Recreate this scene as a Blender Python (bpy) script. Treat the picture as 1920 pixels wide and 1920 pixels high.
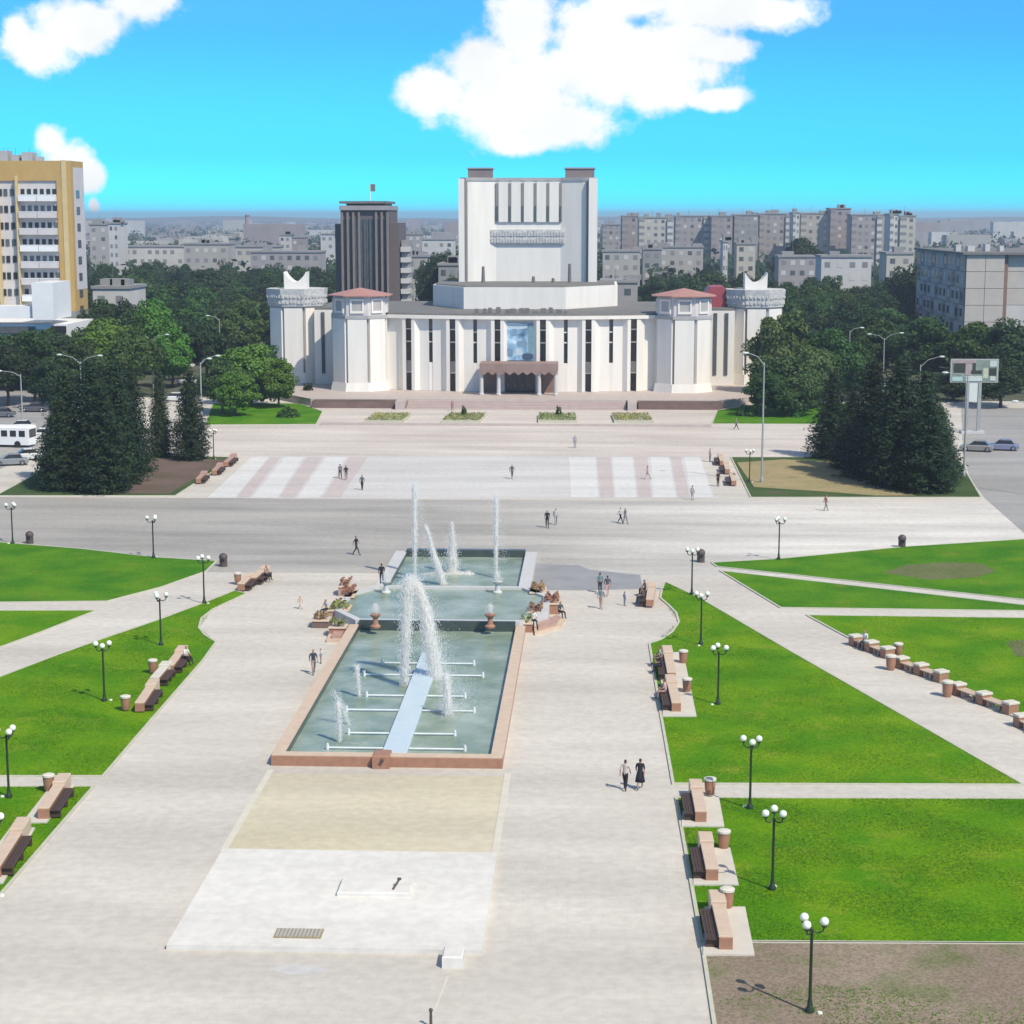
import bpy, bmesh, math, random
import numpy as np
from mathutils import Vector, Matrix

for o in list(bpy.data.objects):
    bpy.data.objects.remove(o)
SC = bpy.context.scene
COL = SC.collection
R = math.radians
random.seed(7)
NP = np.random.default_rng(11)

# ------------------------------------------------------------------ camera, sky, sun, exposure
F_PX, CAM_H = 3400.0, 30.0
PITCH = math.atan(555 / F_PX)          # horizon stands above the middle of the picture
YAW = math.atan(155 / F_PX)            # the plaza's long axis is world +Y
SUN_EL = R(49)
SUN_AZ = math.atan2(0.68, -0.73)       # from +Y clockwise: behind the viewer, to the right
SUN_DIR = Vector((math.sin(SUN_AZ) * math.cos(SUN_EL), math.cos(SUN_AZ) * math.cos(SUN_EL), math.sin(SUN_EL)))

cam = bpy.data.cameras.new('camera')
cam.sensor_width = 36.0
cam.lens = F_PX / 1920 * 36.0
cam.clip_start = 0.5
cam.clip_end = 60000
cam_o = bpy.data.objects.new('camera', cam)
COL.objects.link(cam_o)
cam_o.location = (0, 0, CAM_H)
cam_o.rotation_euler = (math.pi / 2 - PITCH, 0, YAW)
SC.camera = cam_o

SC.view_settings.view_transform = 'Standard'
SC.view_settings.look = 'None'
SC.view_settings.gamma = 1.0
SC.view_settings.use_curve_mapping = False
SC.view_settings.exposure = 0.30
SC.cycles.max_bounces = 6
SC.cycles.volume_bounces = 0
SC.cycles.transparent_max_bounces = 12
SC.cycles.use_denoising = True
SC.cycles.caustics_reflective = False
SC.cycles.caustics_refractive = False

sun = bpy.data.lights.new('sun', 'SUN')
sun.energy = 3.75
sun.angle = R(0.8)
sun.color = (1.0, 0.92, 0.79)
sun_o = bpy.data.objects.new('sun', sun)
COL.objects.link(sun_o)
sun_o.rotation_euler = SUN_DIR.to_track_quat('Z', 'Y').to_euler()


def ray(px, py):
    x = (px - 960) / F_PX
    y = -(py - 960) / F_PX
    fy = math.cos(PITCH) + y * math.sin(PITCH)
    fz = -math.sin(PITCH) + y * math.cos(PITCH)
    c, s = math.cos(YAW), math.sin(YAW)
    return Vector((x * c - fy * s, x * s + fy * c, fz))


def at(px, py, z=0.0):
    d = ray(px, py)
    t = (z - CAM_H) / d.z
    return Vector((d.x * t, d.y * t, z))


def on_y(px, py, Y):
    d = ray(px, py)
    t = Y / d.y
    return Vector((d.x * t, Y, CAM_H + d.z * t))


def build_world():
    w = bpy.data.worlds.new('World')
    SC.world = w
    w.use_nodes = True
    nt = w.node_tree
    nt.nodes.clear()
    N, L = nt.nodes.new, nt.links.new
    out = N('ShaderNodeOutputWorld')
    bg = N('ShaderNodeBackground')
    bg.inputs['Strength'].default_value = 0.15
    L(bg.outputs[0], out.inputs[0])
    sky = N('ShaderNodeTexSky')
    sky.sky_type = 'NISHITA'
    sky.sun_disc = False
    sky.sun_elevation = SUN_EL
    sky.sun_rotation = SUN_AZ
    sky.altitude = 200
    sky.air_density = 1.0
    sky.dust_density = 0.6
    sky.ozone_density = 2.0

    def M(op, a, b=None, c=None, clamp=False):
        n = N('ShaderNodeMath')
        n.operation = op
        n.use_clamp = clamp
        for i, v in enumerate((a, b, c)):
            if v is None:
                continue
            if isinstance(v, (int, float)):
                n.inputs[i].default_value = v
            else:
                L(v, n.inputs[i])
        return n.outputs[0]
    tc = N('ShaderNodeTexCoord')
    sep = N('ShaderNodeSeparateXYZ')
    L(tc.outputs['Generated'], sep.inputs[0])
    u = M('ARCTAN2', sep.outputs[0], sep.outputs[1])
    v = M('ARCSINE', sep.outputs[2])
    # vivid cyan low down; unseen upper dome made brighter and neutral for fill light
    hgt = N('ShaderNodeMapRange')
    hgt.inputs['From Min'].default_value = 0.0
    hgt.inputs['From Max'].default_value = 1.2
    L(v, hgt.inputs['Value'])
    ramp = N('ShaderNodeValToRGB')
    cr = ramp.color_ramp
    cr.elements[0].position = 0.0
    cr.elements[0].color = SKY_TINT[0]
    cr.elements[1].position = 1.0
    cr.elements[1].color = SKY_TINT[3]
    e = cr.elements.new(0.08)
    e.color = SKY_TINT[1]
    e = cr.elements.new(0.026)
    e.color = (0.020, 0.171, 0.39, 1)
    e = cr.elements.new(0.45)
    e.color = SKY_TINT[2]
    L(hgt.outputs[0], ramp.inputs[0])
    tint = N('ShaderNodeMix')
    tint.data_type = 'RGBA'
    tint.blend_type = 'MULTIPLY'
    tint.inputs[0].default_value = 1.0
    L(sky.outputs[0], tint.inputs[6])
    gain = N('ShaderNodeVectorMath')
    gain.operation = 'SCALE'
    gain.inputs['Scale'].default_value = 4.0
    L(ramp.outputs[0], gain.inputs[0])
    L(gain.outputs[0], tint.inputs[7])
    # cumulus clouds: lobes in direction space, edges broken up by noise
    uv = N('ShaderNodeCombineXYZ')
    L(u, uv.inputs[0])
    L(v, uv.inputs[1])
    n1 = N('ShaderNodeTexNoise')
    n1.inputs['Scale'].default_value = 46
    n1.inputs['Detail'].default_value = 7
    n1.inputs['Roughness'].default_value = 0.62
    L(uv.outputs[0], n1.inputs['Vector'])
    n2 = N('ShaderNodeTexNoise')
    n2.inputs['Scale'].default_value = 16
    n2.inputs['Detail'].default_value = 3
    L(uv.outputs[0], n2.inputs['Vector'])
    lobes = [(980, 45, 75, 95), (900, 115, 80, 60), (815, 175, 80, 48), (960, 180, 150, 85), (1040, 235, 130, 50), (990, 265, 75, 26),
             (1120, 135, 150, 70), (1240, 165, 110, 48), (1340, 185, 75, 24), (1210, 90, 90, 46), (1110, 60, 95, 60), (1285, 85, 80, 50), (1290, 130, 90, 40),
             (1180, 5, 100, 32), (1320, 10, 150, 50), (1450, 25, 80, 36), (1340, 95, 80, 34),
             (72, 92, 56, 46), (150, 50, 100, 54), (262, 0, 80, 46), (35, 70, 30, 40),
             (95, 265, 30, 30), (125, 300, 52, 34), (168, 335, 34, 34), (176, 385, 14, 18)]
    dirs = []
    for px, py, rx, ry in lobes:
        d = ray(px, py).normalized()
        dirs.append((math.atan2(d.x, d.y), math.asin(d.z), rx / F_PX, ry / F_PX))
    # the same kind of fair weather cloud goes on round the sky
    for a, el, rx, ry in [(-0.75, 0.22, .16, .06), (-0.62, 0.25, .1, .05), (0.8, 0.3, .2, .07), (0.95, 0.34, .12, .06), (1.7, 0.2, .18, .06),
                          (-1.6, 0.4, .22, .09), (-2.5, 0.25, .18, .06), (2.6, 0.5, .25, .1), (0.3, 0.62, .2, .09), (-0.4, 0.75, .2, .1)]:
        dirs.append((a, el, rx, ry))
    field = None
    for a, el, rx, ry in dirs:
        du = M('MULTIPLY', M('SUBTRACT', u, a), 1 / rx)
        dv = M('MULTIPLY', M('SUBTRACT', v, el), 1 / ry)
        d2 = M('MULTIPLY_ADD', du, du, M('MULTIPLY', dv, dv))
        s = M('SUBTRACT', 1.0, M('SQRT', d2))
        field = s if field is None else M('SMOOTH_MAX', field, s, 0.25)
    f = M('MULTIPLY_ADD', M('SUBTRACT', n1.outputs[0], 0.5), 2.3, M('MULTIPLY', field, 1.45))
    f = M('MULTIPLY_ADD', M('SUBTRACT', n2.outputs[0], 0.5), 0.9, f)
    mr = N('ShaderNodeMapRange')
    mr.interpolation_type = 'SMOOTHSTEP'
    mr.inputs['From Min'].default_value = -0.22
    mr.inputs['From Max'].default_value = 0.62
    L(f, mr.inputs['Value'])
    shade = N('ShaderNodeMapRange')
    shade.inputs['From Min'].default_value = 0.3
    shade.inputs['From Max'].default_value = 0.62
    shade.inputs['To Min'].default_value = 0.89
    shade.inputs['To Max'].default_value = 1.06
    L(n2.outputs[0], shade.inputs['Value'])
    cc = N('ShaderNodeVectorMath')
    cc.operation = 'SCALE'
    cc.inputs[0].default_value = (5.7, 5.85, 5.9)
    L(shade.outputs[0], cc.inputs['Scale'])
    mx = N('ShaderNodeMix')
    mx.data_type = 'RGBA'
    L(mr.outputs[0], mx.inputs[0])
    L(tint.outputs[2], mx.inputs[6])
    L(cc.outputs[0], mx.inputs[7])
    L(mx.outputs[2], bg.inputs[0])


SKY_TINT = [(0.020, 0.30, 0.54, 1), (0.029, 0.131, 0.27, 1), (0.17, 0.205, 0.215, 1), (0.25, 0.21, 0.165, 1)]
build_world()


# ------------------------------------------------------------------ materials
def pm(name, c1, c2=None, scale=1.0, rough=0.8, bump=0.0, detail=4.0, stretch=(1, 1, 1), spec=0.3, contrast=0.25, rnd=0.0, bscale=None, metallic=0.0):
    """A principled surface whose colour wanders between c1 and c2 with noise (world/object space)."""
    m = bpy.data.materials.new(name)
    m.use_nodes = True
    nt = m.node_tree
    N, L = nt.nodes.new, nt.links.new
    b = nt.nodes['Principled BSDF']
    b.inputs['Roughness'].default_value = rough
    b.inputs['Specular IOR Level'].default_value = spec
    b.inputs['Metallic'].default_value = metallic
    c2 = c2 or tuple(x * 0.82 for x in c1)
    tc = N('ShaderNodeTexCoord')
    mp = N('ShaderNodeMapping')
    mp.inputs['Scale'].default_value = stretch
    L(tc.outputs['Object'], mp.inputs[0])
    ns = N('ShaderNodeTexNoise')
    ns.inputs['Scale'].default_value = scale
    ns.inputs['Detail'].default_value = detail
    L(mp.outputs[0], ns.inputs['Vector'])
    rp = N('ShaderNodeMapRange')
    rp.inputs['From Min'].default_value = 0.5 - contrast
    rp.inputs['From Max'].default_value = 0.5 + contrast
    L(ns.outputs[0], rp.inputs['Value'])
    mx = N('ShaderNodeMix')
    mx.data_type = 'RGBA'
    mx.inputs[6].default_value = (*c1, 1)
    mx.inputs[7].default_value = (*c2, 1)
    L(rp.outputs[0], mx.inputs[0])
    col = mx.outputs[2]
    if rnd:
        oi = N('ShaderNodeObjectInfo')
        hs = N('ShaderNodeHueSaturation')
        r1 = N('ShaderNodeMapRange')
        r1.inputs['To Min'].default_value = 1 - rnd
        r1.inputs['To Max'].default_value = 1 + rnd
        L(oi.outputs['Random'], r1.inputs['Value'])
        L(r1.outputs[0], hs.inputs['Value'])
        L(col, hs.inputs['Color'])
        col = hs.outputs[0]
    L(col, b.inputs['Base Color'])
    if bump:
        bp = N('ShaderNodeBump')
        bp.inputs['Strength'].default_value = bump
        bp.inputs['Distance'].default_value = 0.05
        if bscale:
            nb = N('ShaderNodeTexNoise')
            nb.inputs['Scale'].default_value = bscale
            nb.inputs['Detail'].default_value = 3
            L(tc.outputs['Object'], nb.inputs['Vector'])
            L(nb.outputs[0], bp.inputs['Height'])
        else:
            L(ns.outputs[0], bp.inputs['Height'])
        L(bp.outputs[0], b.inputs['Normal'])
    return m


def paving_mat(name, c1, c2, joint, slab=(1.0, 0.5), stain=0.35, rough=0.75):
    """Concrete slabs: broad stains, streaks across the square, faint joints and slab-to-slab change."""
    m = bpy.data.materials.new(name)
    m.use_nodes = True
    nt = m.node_tree
    N, L = nt.nodes.new, nt.links.new
    b = nt.nodes['Principled BSDF']
    b.inputs['Roughness'].default_value = rough
    b.inputs['Specular IOR Level'].default_value = 0.25
    tc = N('ShaderNodeTexCoord')

    def noise(scale, detail, stretch=(1, 1, 1), rough_=0.55):
        mp = N('ShaderNodeMapping')
        mp.inputs['Scale'].default_value = stretch
        L(tc.outputs['Object'], mp.inputs[0])
        n = N('ShaderNodeTexNoise')
        n.inputs['Scale'].default_value = scale
        n.inputs['Detail'].default_value = detail
        n.inputs['Roughness'].default_value = rough_
        L(mp.outputs[0], n.inputs['Vector'])
        return n.outputs[0]

    def rng(v, a, c, lo=0.0, hi=1.0):
        r = N('ShaderNodeMapRange')
        r.inputs['From Min'].default_value = a
        r.inputs['From Max'].default_value = c
        r.inputs['To Min'].default_value = lo
        r.inputs['To Max'].default_value = hi
        L(v, r.inputs['Value'])
        return r.outputs[0]

    def mul(col, fac_val):
        x = N('ShaderNodeVectorMath')
        x.operation = 'SCALE'
        L(col, x.inputs[0])
        L(fac_val, x.inputs['Scale'])
        return x.outputs[0]
    br = N('ShaderNodeTexBrick')
    br.offset = 0.5
    br.inputs['Scale'].default_value = 1.0
    br.inputs['Brick Width'].default_value = slab[0]
    br.inputs['Row Height'].default_value = slab[1]
    br.inputs['Mortar Size'].default_value = 0.008
    br.inputs['Mortar Smooth'].default_value = 0.4
    br.inputs['Color1'].default_value = (*c1, 1)
    br.inputs['Color2'].default_value = (*[a * 0.75 + d * 0.25 for a, d in zip(c1, c2)], 1)
    br.inputs['Mortar'].default_value = (*joint, 1)
    L(tc.outputs['Object'], br.inputs['Vector'])
    mx = N('ShaderNodeMix')
    mx.data_type = 'RGBA'
    mx.inputs[7].default_value = (*c2, 1)
    L(br.outputs[0], mx.inputs[6])
    L(rng(noise(0.055, 6), 0.38, 0.68, 0.0, 0.9), mx.inputs[0])
    col = mul(mx.outputs[2], rng(noise(0.16, 5, (0.22, 1.3, 1)), 0.32, 0.66, 1.0 - stain * 0.55, 1.06))
    col = mul(col, rng(noise(1.7, 6), 0.35, 0.65, 0.92, 1.05))
    L(col, b.inputs['Base Color'])
    bp = N('ShaderNodeBump')
    bp.inputs['Strength'].default_value = 0.25
    bp.inputs['Distance'].default_value = 0.02
    L(noise(6, 4), bp.inputs['Height'])
    L(bp.outputs[0], b.inputs['Normal'])
    return m


def grass_mat(name, c1, c2, c3, dry=0.3):
    m = bpy.data.materials.new(name)
    m.use_nodes = True
    nt = m.node_tree
    N, L = nt.nodes.new, nt.links.new
    b = nt.nodes['Principled BSDF']
    b.inputs['Roughness'].default_value = 0.95
    b.inputs['Specular IOR Level'].default_value = 0.1
    tc = N('ShaderNodeTexCoord')

    def noise(scale, detail):
        n = N('ShaderNodeTexNoise')
        n.inputs['Scale'].default_value = scale
        n.inputs['Detail'].default_value = detail
        L(tc.outputs['Object'], n.inputs['Vector'])
        return n.outputs[0]

    def mix(fac, a, c, lo, hi):
        r = N('ShaderNodeMapRange')
        r.inputs['From Min'].default_value = lo
        r.inputs['From Max'].default_value = hi
        L(fac, r.inputs['Value'])
        x = N('ShaderNodeMix')
        x.data_type = 'RGBA'
        L(r.outputs[0], x.inputs[0])
        for i, q in ((6, a), (7, c)):
            if isinstance(q, tuple):
                x.inputs[i].default_value = (*q, 1)
            else:
                L(q, x.inputs[i])
        return x.outputs[2]
    col = mix(noise(0.21, 6), c1, c2, 0.38, 0.62)
    col = mix(noise(0.33, 6), col, c3, 0.62 - dry * 0.15, 0.80)
    fine = noise(7.0, 4)
    dark = N('ShaderNodeMapRange')
    dark.inputs['From Min'].default_value = 0.3
    dark.inputs['From Max'].default_value = 0.7
    dark.inputs['To Min'].default_value = 0.72
    dark.inputs['To Max'].default_value = 1.2
    L(fine, dark.inputs['Value'])
    sc = N('ShaderNodeVectorMath')
    sc.operation = 'SCALE'
    L(col, sc.inputs[0])
    L(dark.outputs[0], sc.inputs['Scale'])
    L(sc.outputs[0], b.inputs['Base Color'])
    bp = N('ShaderNodeBump')
    bp.inputs['Strength'].default_value = 0.6
    bp.inputs['Distance'].default_value = 0.06
    L(fine, bp.inputs['Height'])
    L(bp.outputs[0], b.inputs['Normal'])
    return m


def leaf_mat(name, c1, c2, rnd=0.3, transl=0.25):
    m = bpy.data.materials.new(name)
    m.use_nodes = True
    nt = m.node_tree
    N, L = nt.nodes.new, nt.links.new
    out = nt.nodes['Material Output']
    b = nt.nodes['Principled BSDF']
    b.inputs['Roughness'].default_value = 0.6
    b.inputs['Specular IOR Level'].default_value = 0.25
    tc = N('ShaderNodeTexCoord')
    ns = N('ShaderNodeTexNoise')
    ns.inputs['Scale'].default_value = 0.8
    ns.inputs['Detail'].default_value = 4
    L(tc.outputs['Object'], ns.inputs['Vector'])
    rp = N('ShaderNodeMapRange')
    rp.inputs['From Min'].default_value = 0.33
    rp.inputs['From Max'].default_value = 0.67
    L(ns.outputs[0], rp.inputs['Value'])
    mx = N('ShaderNodeMix')
    mx.data_type = 'RGBA'
    mx.inputs[6].default_value = (*c1, 1)
    mx.inputs[7].default_value = (*c2, 1)
    L(rp.outputs[0], mx.inputs[0])
    oi = N('ShaderNodeObjectInfo')
    hs = N('ShaderNodeHueSaturation')
    r1 = N('ShaderNodeMapRange')
    r1.inputs['To Min'].default_value = 1 - rnd
    r1.inputs['To Max'].default_value = 1 + rnd
    L(oi.outputs['Random'], r1.inputs['Value'])
    L(r1.outputs[0], hs.inputs['Value'])
    r2 = N('ShaderNodeMapRange')
    r2.inputs['To Min'].default_value = 0.475
    r2.inputs['To Max'].default_value = 0.52
    ml = N('ShaderNodeMath')
    ml.operation = 'FRACT'
    m7 = N('ShaderNodeMath')
    m7.operation = 'MULTIPLY'
    m7.inputs[1].default_value = 7.31
    L(oi.outputs['Random'], m7.inputs[0])
    L(m7.outputs[0], ml.inputs[0])
    L(ml.outputs[0], r2.inputs['Value'])
    L(r2.outputs[0], hs.inputs['Hue'])
    L(mx.outputs[2], hs.inputs['Color'])
    L(hs.outputs[0], b.inputs['Base Color'])
    tr = N('ShaderNodeBsdfTranslucent')
    L(hs.outputs[0], tr.inputs[0])
    ms = N('ShaderNodeMixShader')
    ms.inputs[0].default_value = transl
    L(b.outputs[0], ms.inputs[1])
    L(tr.outputs[0], ms.inputs[2])
    L(ms.outputs[0], out.inputs[0])
    return m


MAT = {}
MAT['paving'] = paving_mat('paving_slabs', (0.60, 0.56, 0.49), (0.54, 0.495, 0.43), (0.47, 0.425, 0.365), (1.0, 0.5), 0.28)
MAT['forecourt'] = paving_mat('forecourt_slabs', (0.63, 0.57, 0.50), (0.56, 0.49, 0.43), (0.4, 0.36, 0.31), (1.0, 1.0))
MAT['asphalt'] = paving_mat('worn_asphalt', (0.375, 0.355, 0.320), (0.425, 0.398, 0.355), (0.25, 0.25, 0.24), (9.0, 6.0), 0.5)
MAT['road'] = paving_mat('road_asphalt', (0.33, 0.32, 0.30), (0.38, 0.365, 0.34), (0.22, 0.22, 0.22), (30.0, 20.0), 0.3)
MAT['plaza_pale'] = paving_mat('pale_concrete', (0.60, 0.58, 0.55), (0.54, 0.52, 0.49), (0.5, 0.48, 0.45), (6.0, 3.0), 0.25)
MAT['stripe_white'] = paving_mat('white_stripe_slabs', (0.66, 0.645, 0.61), (0.61, 0.595, 0.565), (0.57, 0.56, 0.53), (1.0, 1.0), 0.2)
MAT['stripe_pink'] = paving_mat('pink_stripe_slabs', (0.55, 0.475, 0.445), (0.50, 0.43, 0.405), (0.36, 0.3, 0.3), (1.0, 1.0), 0.2)
MAT['path'] = paving_mat('path_slabs', (0.58, 0.55, 0.50), (0.52, 0.49, 0.45), (0.42, 0.4, 0.36), (0.8, 0.8), 0.3)
MAT['yellow_paving'] = paving_mat('yellowish_slabs', (0.61, 0.545, 0.37), (0.58, 0.52, 0.40), (0.5, 0.45, 0.34), (0.5, 0.5), 0.25)
MAT['white_slab'] = paving_mat('white_slab', (0.68, 0.655, 0.60), (0.64, 0.61, 0.55), (0.58, 0.56, 0.5), (2.0, 2.0), 0.12)
MAT['cream_trim'] = pm('cream_stone_trim', (0.63, 0.59, 0.49), (0.55, 0.51, 0.42), 1.5)
MAT['kerb'] = pm('pale_kerb_stone', (0.54, 0.52, 0.42), (0.45, 0.44, 0.34), 2.0, bump=0.2)
MAT['lawn'] = grass_mat('lawn_grass', (0.070, 0.205, 0.001), (0.135, 0.260, 0.003), (0.215, 0.275, 0.02))
MAT['lawn_far'] = grass_mat('lawn_grass_far', (0.046, 0.168, 0.004), (0.095, 0.222, 0.006), (0.15, 0.21, 0.015), 0.2)
MAT['lawn_dry'] = grass_mat('dry_grass', (0.30, 0.26, 0.13), (0.37, 0.29, 0.16), (0.22, 0.22, 0.10), 0.5)
MAT['lawn_shade'] = grass_mat('shaded_grass', (0.05, 0.09, 0.03), (0.07, 0.11, 0.035), (0.12, 0.11, 0.06), 0.5)  # darker copy of the lawn, shade round the spruces put into its colour
MAT['dirt'] = grass_mat('bare_earth', (0.235, 0.185, 0.135), (0.28, 0.225, 0.165), (0.10, 0.15, 0.035), 0.9)
MAT['worn'] = grass_mat('worn_lawn', (0.12, 0.145, 0.05), (0.15, 0.16, 0.07), (0.08, 0.16, 0.02), 0.5)
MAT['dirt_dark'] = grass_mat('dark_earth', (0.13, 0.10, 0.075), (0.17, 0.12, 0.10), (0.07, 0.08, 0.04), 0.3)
MAT['ground'] = grass_mat('city_ground', (0.075, 0.09, 0.05), (0.12, 0.12, 0.09), (0.18, 0.17, 0.14), 0.6)
MAT['white_wall'] = pm('white_facing_stone', (0.79, 0.755, 0.68), (0.71, 0.675, 0.61), 0.8, 0.7, bump=0.1, stretch=(1, 1, 0.12), contrast=0.22, detail=7)
MAT['grey_wall'] = pm('grey_render', (0.42, 0.41, 0.39), (0.34, 0.335, 0.32), 0.5, bump=0.1, stretch=(1, 1, 0.3))
MAT['frieze'] = pm('carved_frieze_stone', (0.58, 0.57, 0.54), (0.44, 0.435, 0.42), 1.6, bump=0.8, contrast=0.15)
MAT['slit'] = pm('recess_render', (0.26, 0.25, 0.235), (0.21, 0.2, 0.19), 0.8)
MAT['glass'] = pm('dark_window_glass', (0.018, 0.02, 0.022), (0.03, 0.032, 0.03), 0.6, 0.12, spec=0.5)
MAT['glass_grey'] = pm('grey_window_glass', (0.07, 0.08, 0.085), (0.12, 0.13, 0.13), 0.9, 0.15, spec=0.5)
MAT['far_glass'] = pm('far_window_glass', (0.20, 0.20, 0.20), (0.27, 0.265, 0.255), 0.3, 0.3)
MAT['roof_dark'] = pm('dark_roof_felt', (0.15, 0.147, 0.137), (0.20, 0.19, 0.175), 0.4)
MAT['canopy'] = pm('brown_canopy_stone', (0.30, 0.215, 0.185), (0.24, 0.165, 0.14), 0.9)
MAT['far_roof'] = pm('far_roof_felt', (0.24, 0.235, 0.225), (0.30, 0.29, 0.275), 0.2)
MAT['roof_red'] = pm('red_metal_roof', (0.46, 0.24, 0.19), (0.40, 0.20, 0.16), 0.9, 0.5)
MAT['roof_red2'] = pm('crimson_roof', (0.36, 0.08, 0.09), (0.3, 0.06, 0.07), 0.9, 0.5)
MAT['pink_granite'] = pm('pink_granite', (0.47, 0.31, 0.25), (0.38, 0.24, 0.19), 2.5, 0.6, bump=0.15)
MAT['pink_top'] = pm('pale_pink_capping', (0.61, 0.475, 0.35), (0.53, 0.405, 0.30), 2.0, 0.6)
MAT['red_granite'] = pm('red_brown_granite', (0.39, 0.205, 0.13), (0.30, 0.155, 0.10), 3.0, 0.55, bump=0.15)
MAT['step'] = pm('step_granite', (0.50, 0.43, 0.39), (0.43, 0.36, 0.32), 0.8, 0.65)
MAT['step_pink'] = pm('pinkish_step_granite', (0.48, 0.36, 0.32), (0.42, 0.31, 0.28), 0.8, 0.65)
MAT['planter_dark'] = pm('dark_planter_stone', (0.15, 0.10, 0.085), (0.2, 0.14, 0.12), 0.8)
MAT['brown_wall'] = pm('brown_stone', (0.20, 0.13, 0.10), (0.25, 0.17, 0.13), 0.8)
MAT['bench_wood'] = pm('dark_bench_slats', (0.055, 0.035, 0.026), (0.09, 0.055, 0.04), 4.0, 0.6, stretch=(6, 1, 6))
MAT['pole_green'] = pm('dark_green_pole', (0.02, 0.035, 0.018), (0.03, 0.045, 0.022), 2, 0.45)
MAT['pole_grey'] = pm('grey_steel_pole', (0.36, 0.37, 0.36), (0.28, 0.29, 0.28), 2, 0.45)
MAT['globe'] = pm('white_lamp_globe', (0.80, 0.82, 0.70), (0.76, 0.78, 0.66), 2, 0.25, spec=0.5)
MAT['lamp_head'] = pm('pale_lamp_head', (0.62, 0.66, 0.60), (0.55, 0.6, 0.55), 2, 0.3)
MAT['bin'] = pm('dark_bin_metal', (0.075, 0.058, 0.055), (0.11, 0.08, 0.07), 3, 0.5)
MAT['bark'] = pm('bark', (0.09, 0.065, 0.045), (0.14, 0.10, 0.07), 4, bump=0.6, stretch=(1, 1, 0.3))
MAT['leaf_dark'] = leaf_mat('dark_leaves', (0.026, 0.054, 0.019), (0.044, 0.082, 0.026))
MAT['leaf_mid'] = leaf_mat('mid_leaves', (0.040, 0.090, 0.020), (0.066, 0.126, 0.028))
MAT['leaf_bright'] = leaf_mat('bright_leaves', (0.075, 0.185, 0.022), (0.115, 0.240, 0.030), 0.2)
MAT['leaf_olive'] = leaf_mat('olive_leaves', (0.065, 0.105, 0.030), (0.100, 0.145, 0.042), 0.25)
MAT['needles'] = leaf_mat('spruce_needles', (0.018, 0.037, 0.014), (0.033, 0.060, 0.022), 0.3, 0.1)
MAT['leaf_far'] = leaf_mat('distant_leaves', (0.035, 0.062, 0.030), (0.055, 0.085, 0.040), 0.2)
MAT['shrub'] = leaf_mat('shrub_leaves', (0.035, 0.11, 0.022), (0.06, 0.16, 0.03), 0.2)
MAT['flower_yellow'] = leaf_mat('yellow_green_flowers', (0.30, 0.31, 0.09), (0.22, 0.26, 0.10), 0.1, 0.15)
MAT['flower_red'] = leaf_mat('reddish_flowers', (0.30, 0.14, 0.10), (0.36, 0.24, 0.12), 0.1, 0.15)
MAT['channel'] = pm('pale_blue_channel', (0.53, 0.62, 0.66), (0.47, 0.57, 0.61), 1.2, 0.4)
MAT['pipe'] = pm('white_pipe', (0.72, 0.76, 0.74), (0.6, 0.64, 0.62), 2, 0.4)
MAT['pad'] = pm('cream_pad_slabs', (0.60, 0.56, 0.48), (0.53, 0.49, 0.42), 1.2, 0.7)
MAT['tile_dark'] = pm('wet_dark_tiles', (0.045, 0.06, 0.055), (0.07, 0.085, 0.075), 1.5, 0.25, spec=0.5)
MAT['tile_pale'] = pm('pale_kerb_slabs', (0.56, 0.55, 0.53), (0.5, 0.49, 0.47), 0.8, 0.6)
MAT['wet'] = pm('wet_paving', (0.26, 0.25, 0.235), (0.33, 0.32, 0.30), 0.5, 0.45, spec=0.2)
MAT['orange'] = pm('ochre_cladding', (0.52, 0.35, 0.13), (0.45, 0.29, 0.10), 0.5, stretch=(1, 1, 0.4))
MAT['orange_pale'] = pm('pale_ochre_cladding', (0.62, 0.50, 0.28), (0.55, 0.42, 0.2), 0.5)
MAT['balcony'] = pm('pale_balcony_panel', (0.62, 0.58, 0.56), (0.54, 0.5, 0.48), 0.6)
MAT['white_paint'] = pm('white_paint', (0.80, 0.80, 0.78), (0.74, 0.74, 0.72), 0.6, 0.5)
MAT['tower_brown'] = pm('brown_grey_cladding', (0.125, 0.105, 0.10), (0.155, 0.13, 0.125), 0.3, stretch=(1, 1, 0.2))
MAT['tower_rib'] = pm('brown_grey_ribs', (0.20, 0.165, 0.155), (0.24, 0.2, 0.19), 0.4)
MAT['tower_light'] = pm('pale_top_band', (0.36, 0.33, 0.33), (0.3, 0.28, 0.28), 0.5)
for i, c in enumerate([(0.36, 0.33, 0.32), (0.42, 0.40, 0.36), (0.30, 0.30, 0.29), (0.50, 0.47, 0.40), (0.34, 0.29, 0.28), (0.58, 0.56, 0.52)]):
    MAT['block%d' % i] = pm('far_wall_tone_%d' % i, c, tuple(x * 0.8 for x in c), 0.12, stretch=(1, 1, 0.5))
MAT['panel_beige'] = pm('beige_concrete_panel', (0.50, 0.455, 0.40), (0.44, 0.40, 0.35), 0.4)
MAT['seam'] = pm('panel_seam', (0.17, 0.15, 0.14), (0.2, 0.18, 0.16), 1)
MAT['rubber'] = pm('tyre_rubber', (0.02, 0.02, 0.02), (0.03, 0.03, 0.03), 4, 0.8)
MAT['chrome'] = pm('grey_hub', (0.4, 0.4, 0.41), (0.3, 0.3, 0.31), 4, 0.35, metallic=0.8)
MAT['lamp_lens'] = pm('lamp_lens', (0.7, 0.7, 0.66), (0.6, 0.6, 0.58), 4, 0.1, spec=0.6)


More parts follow.
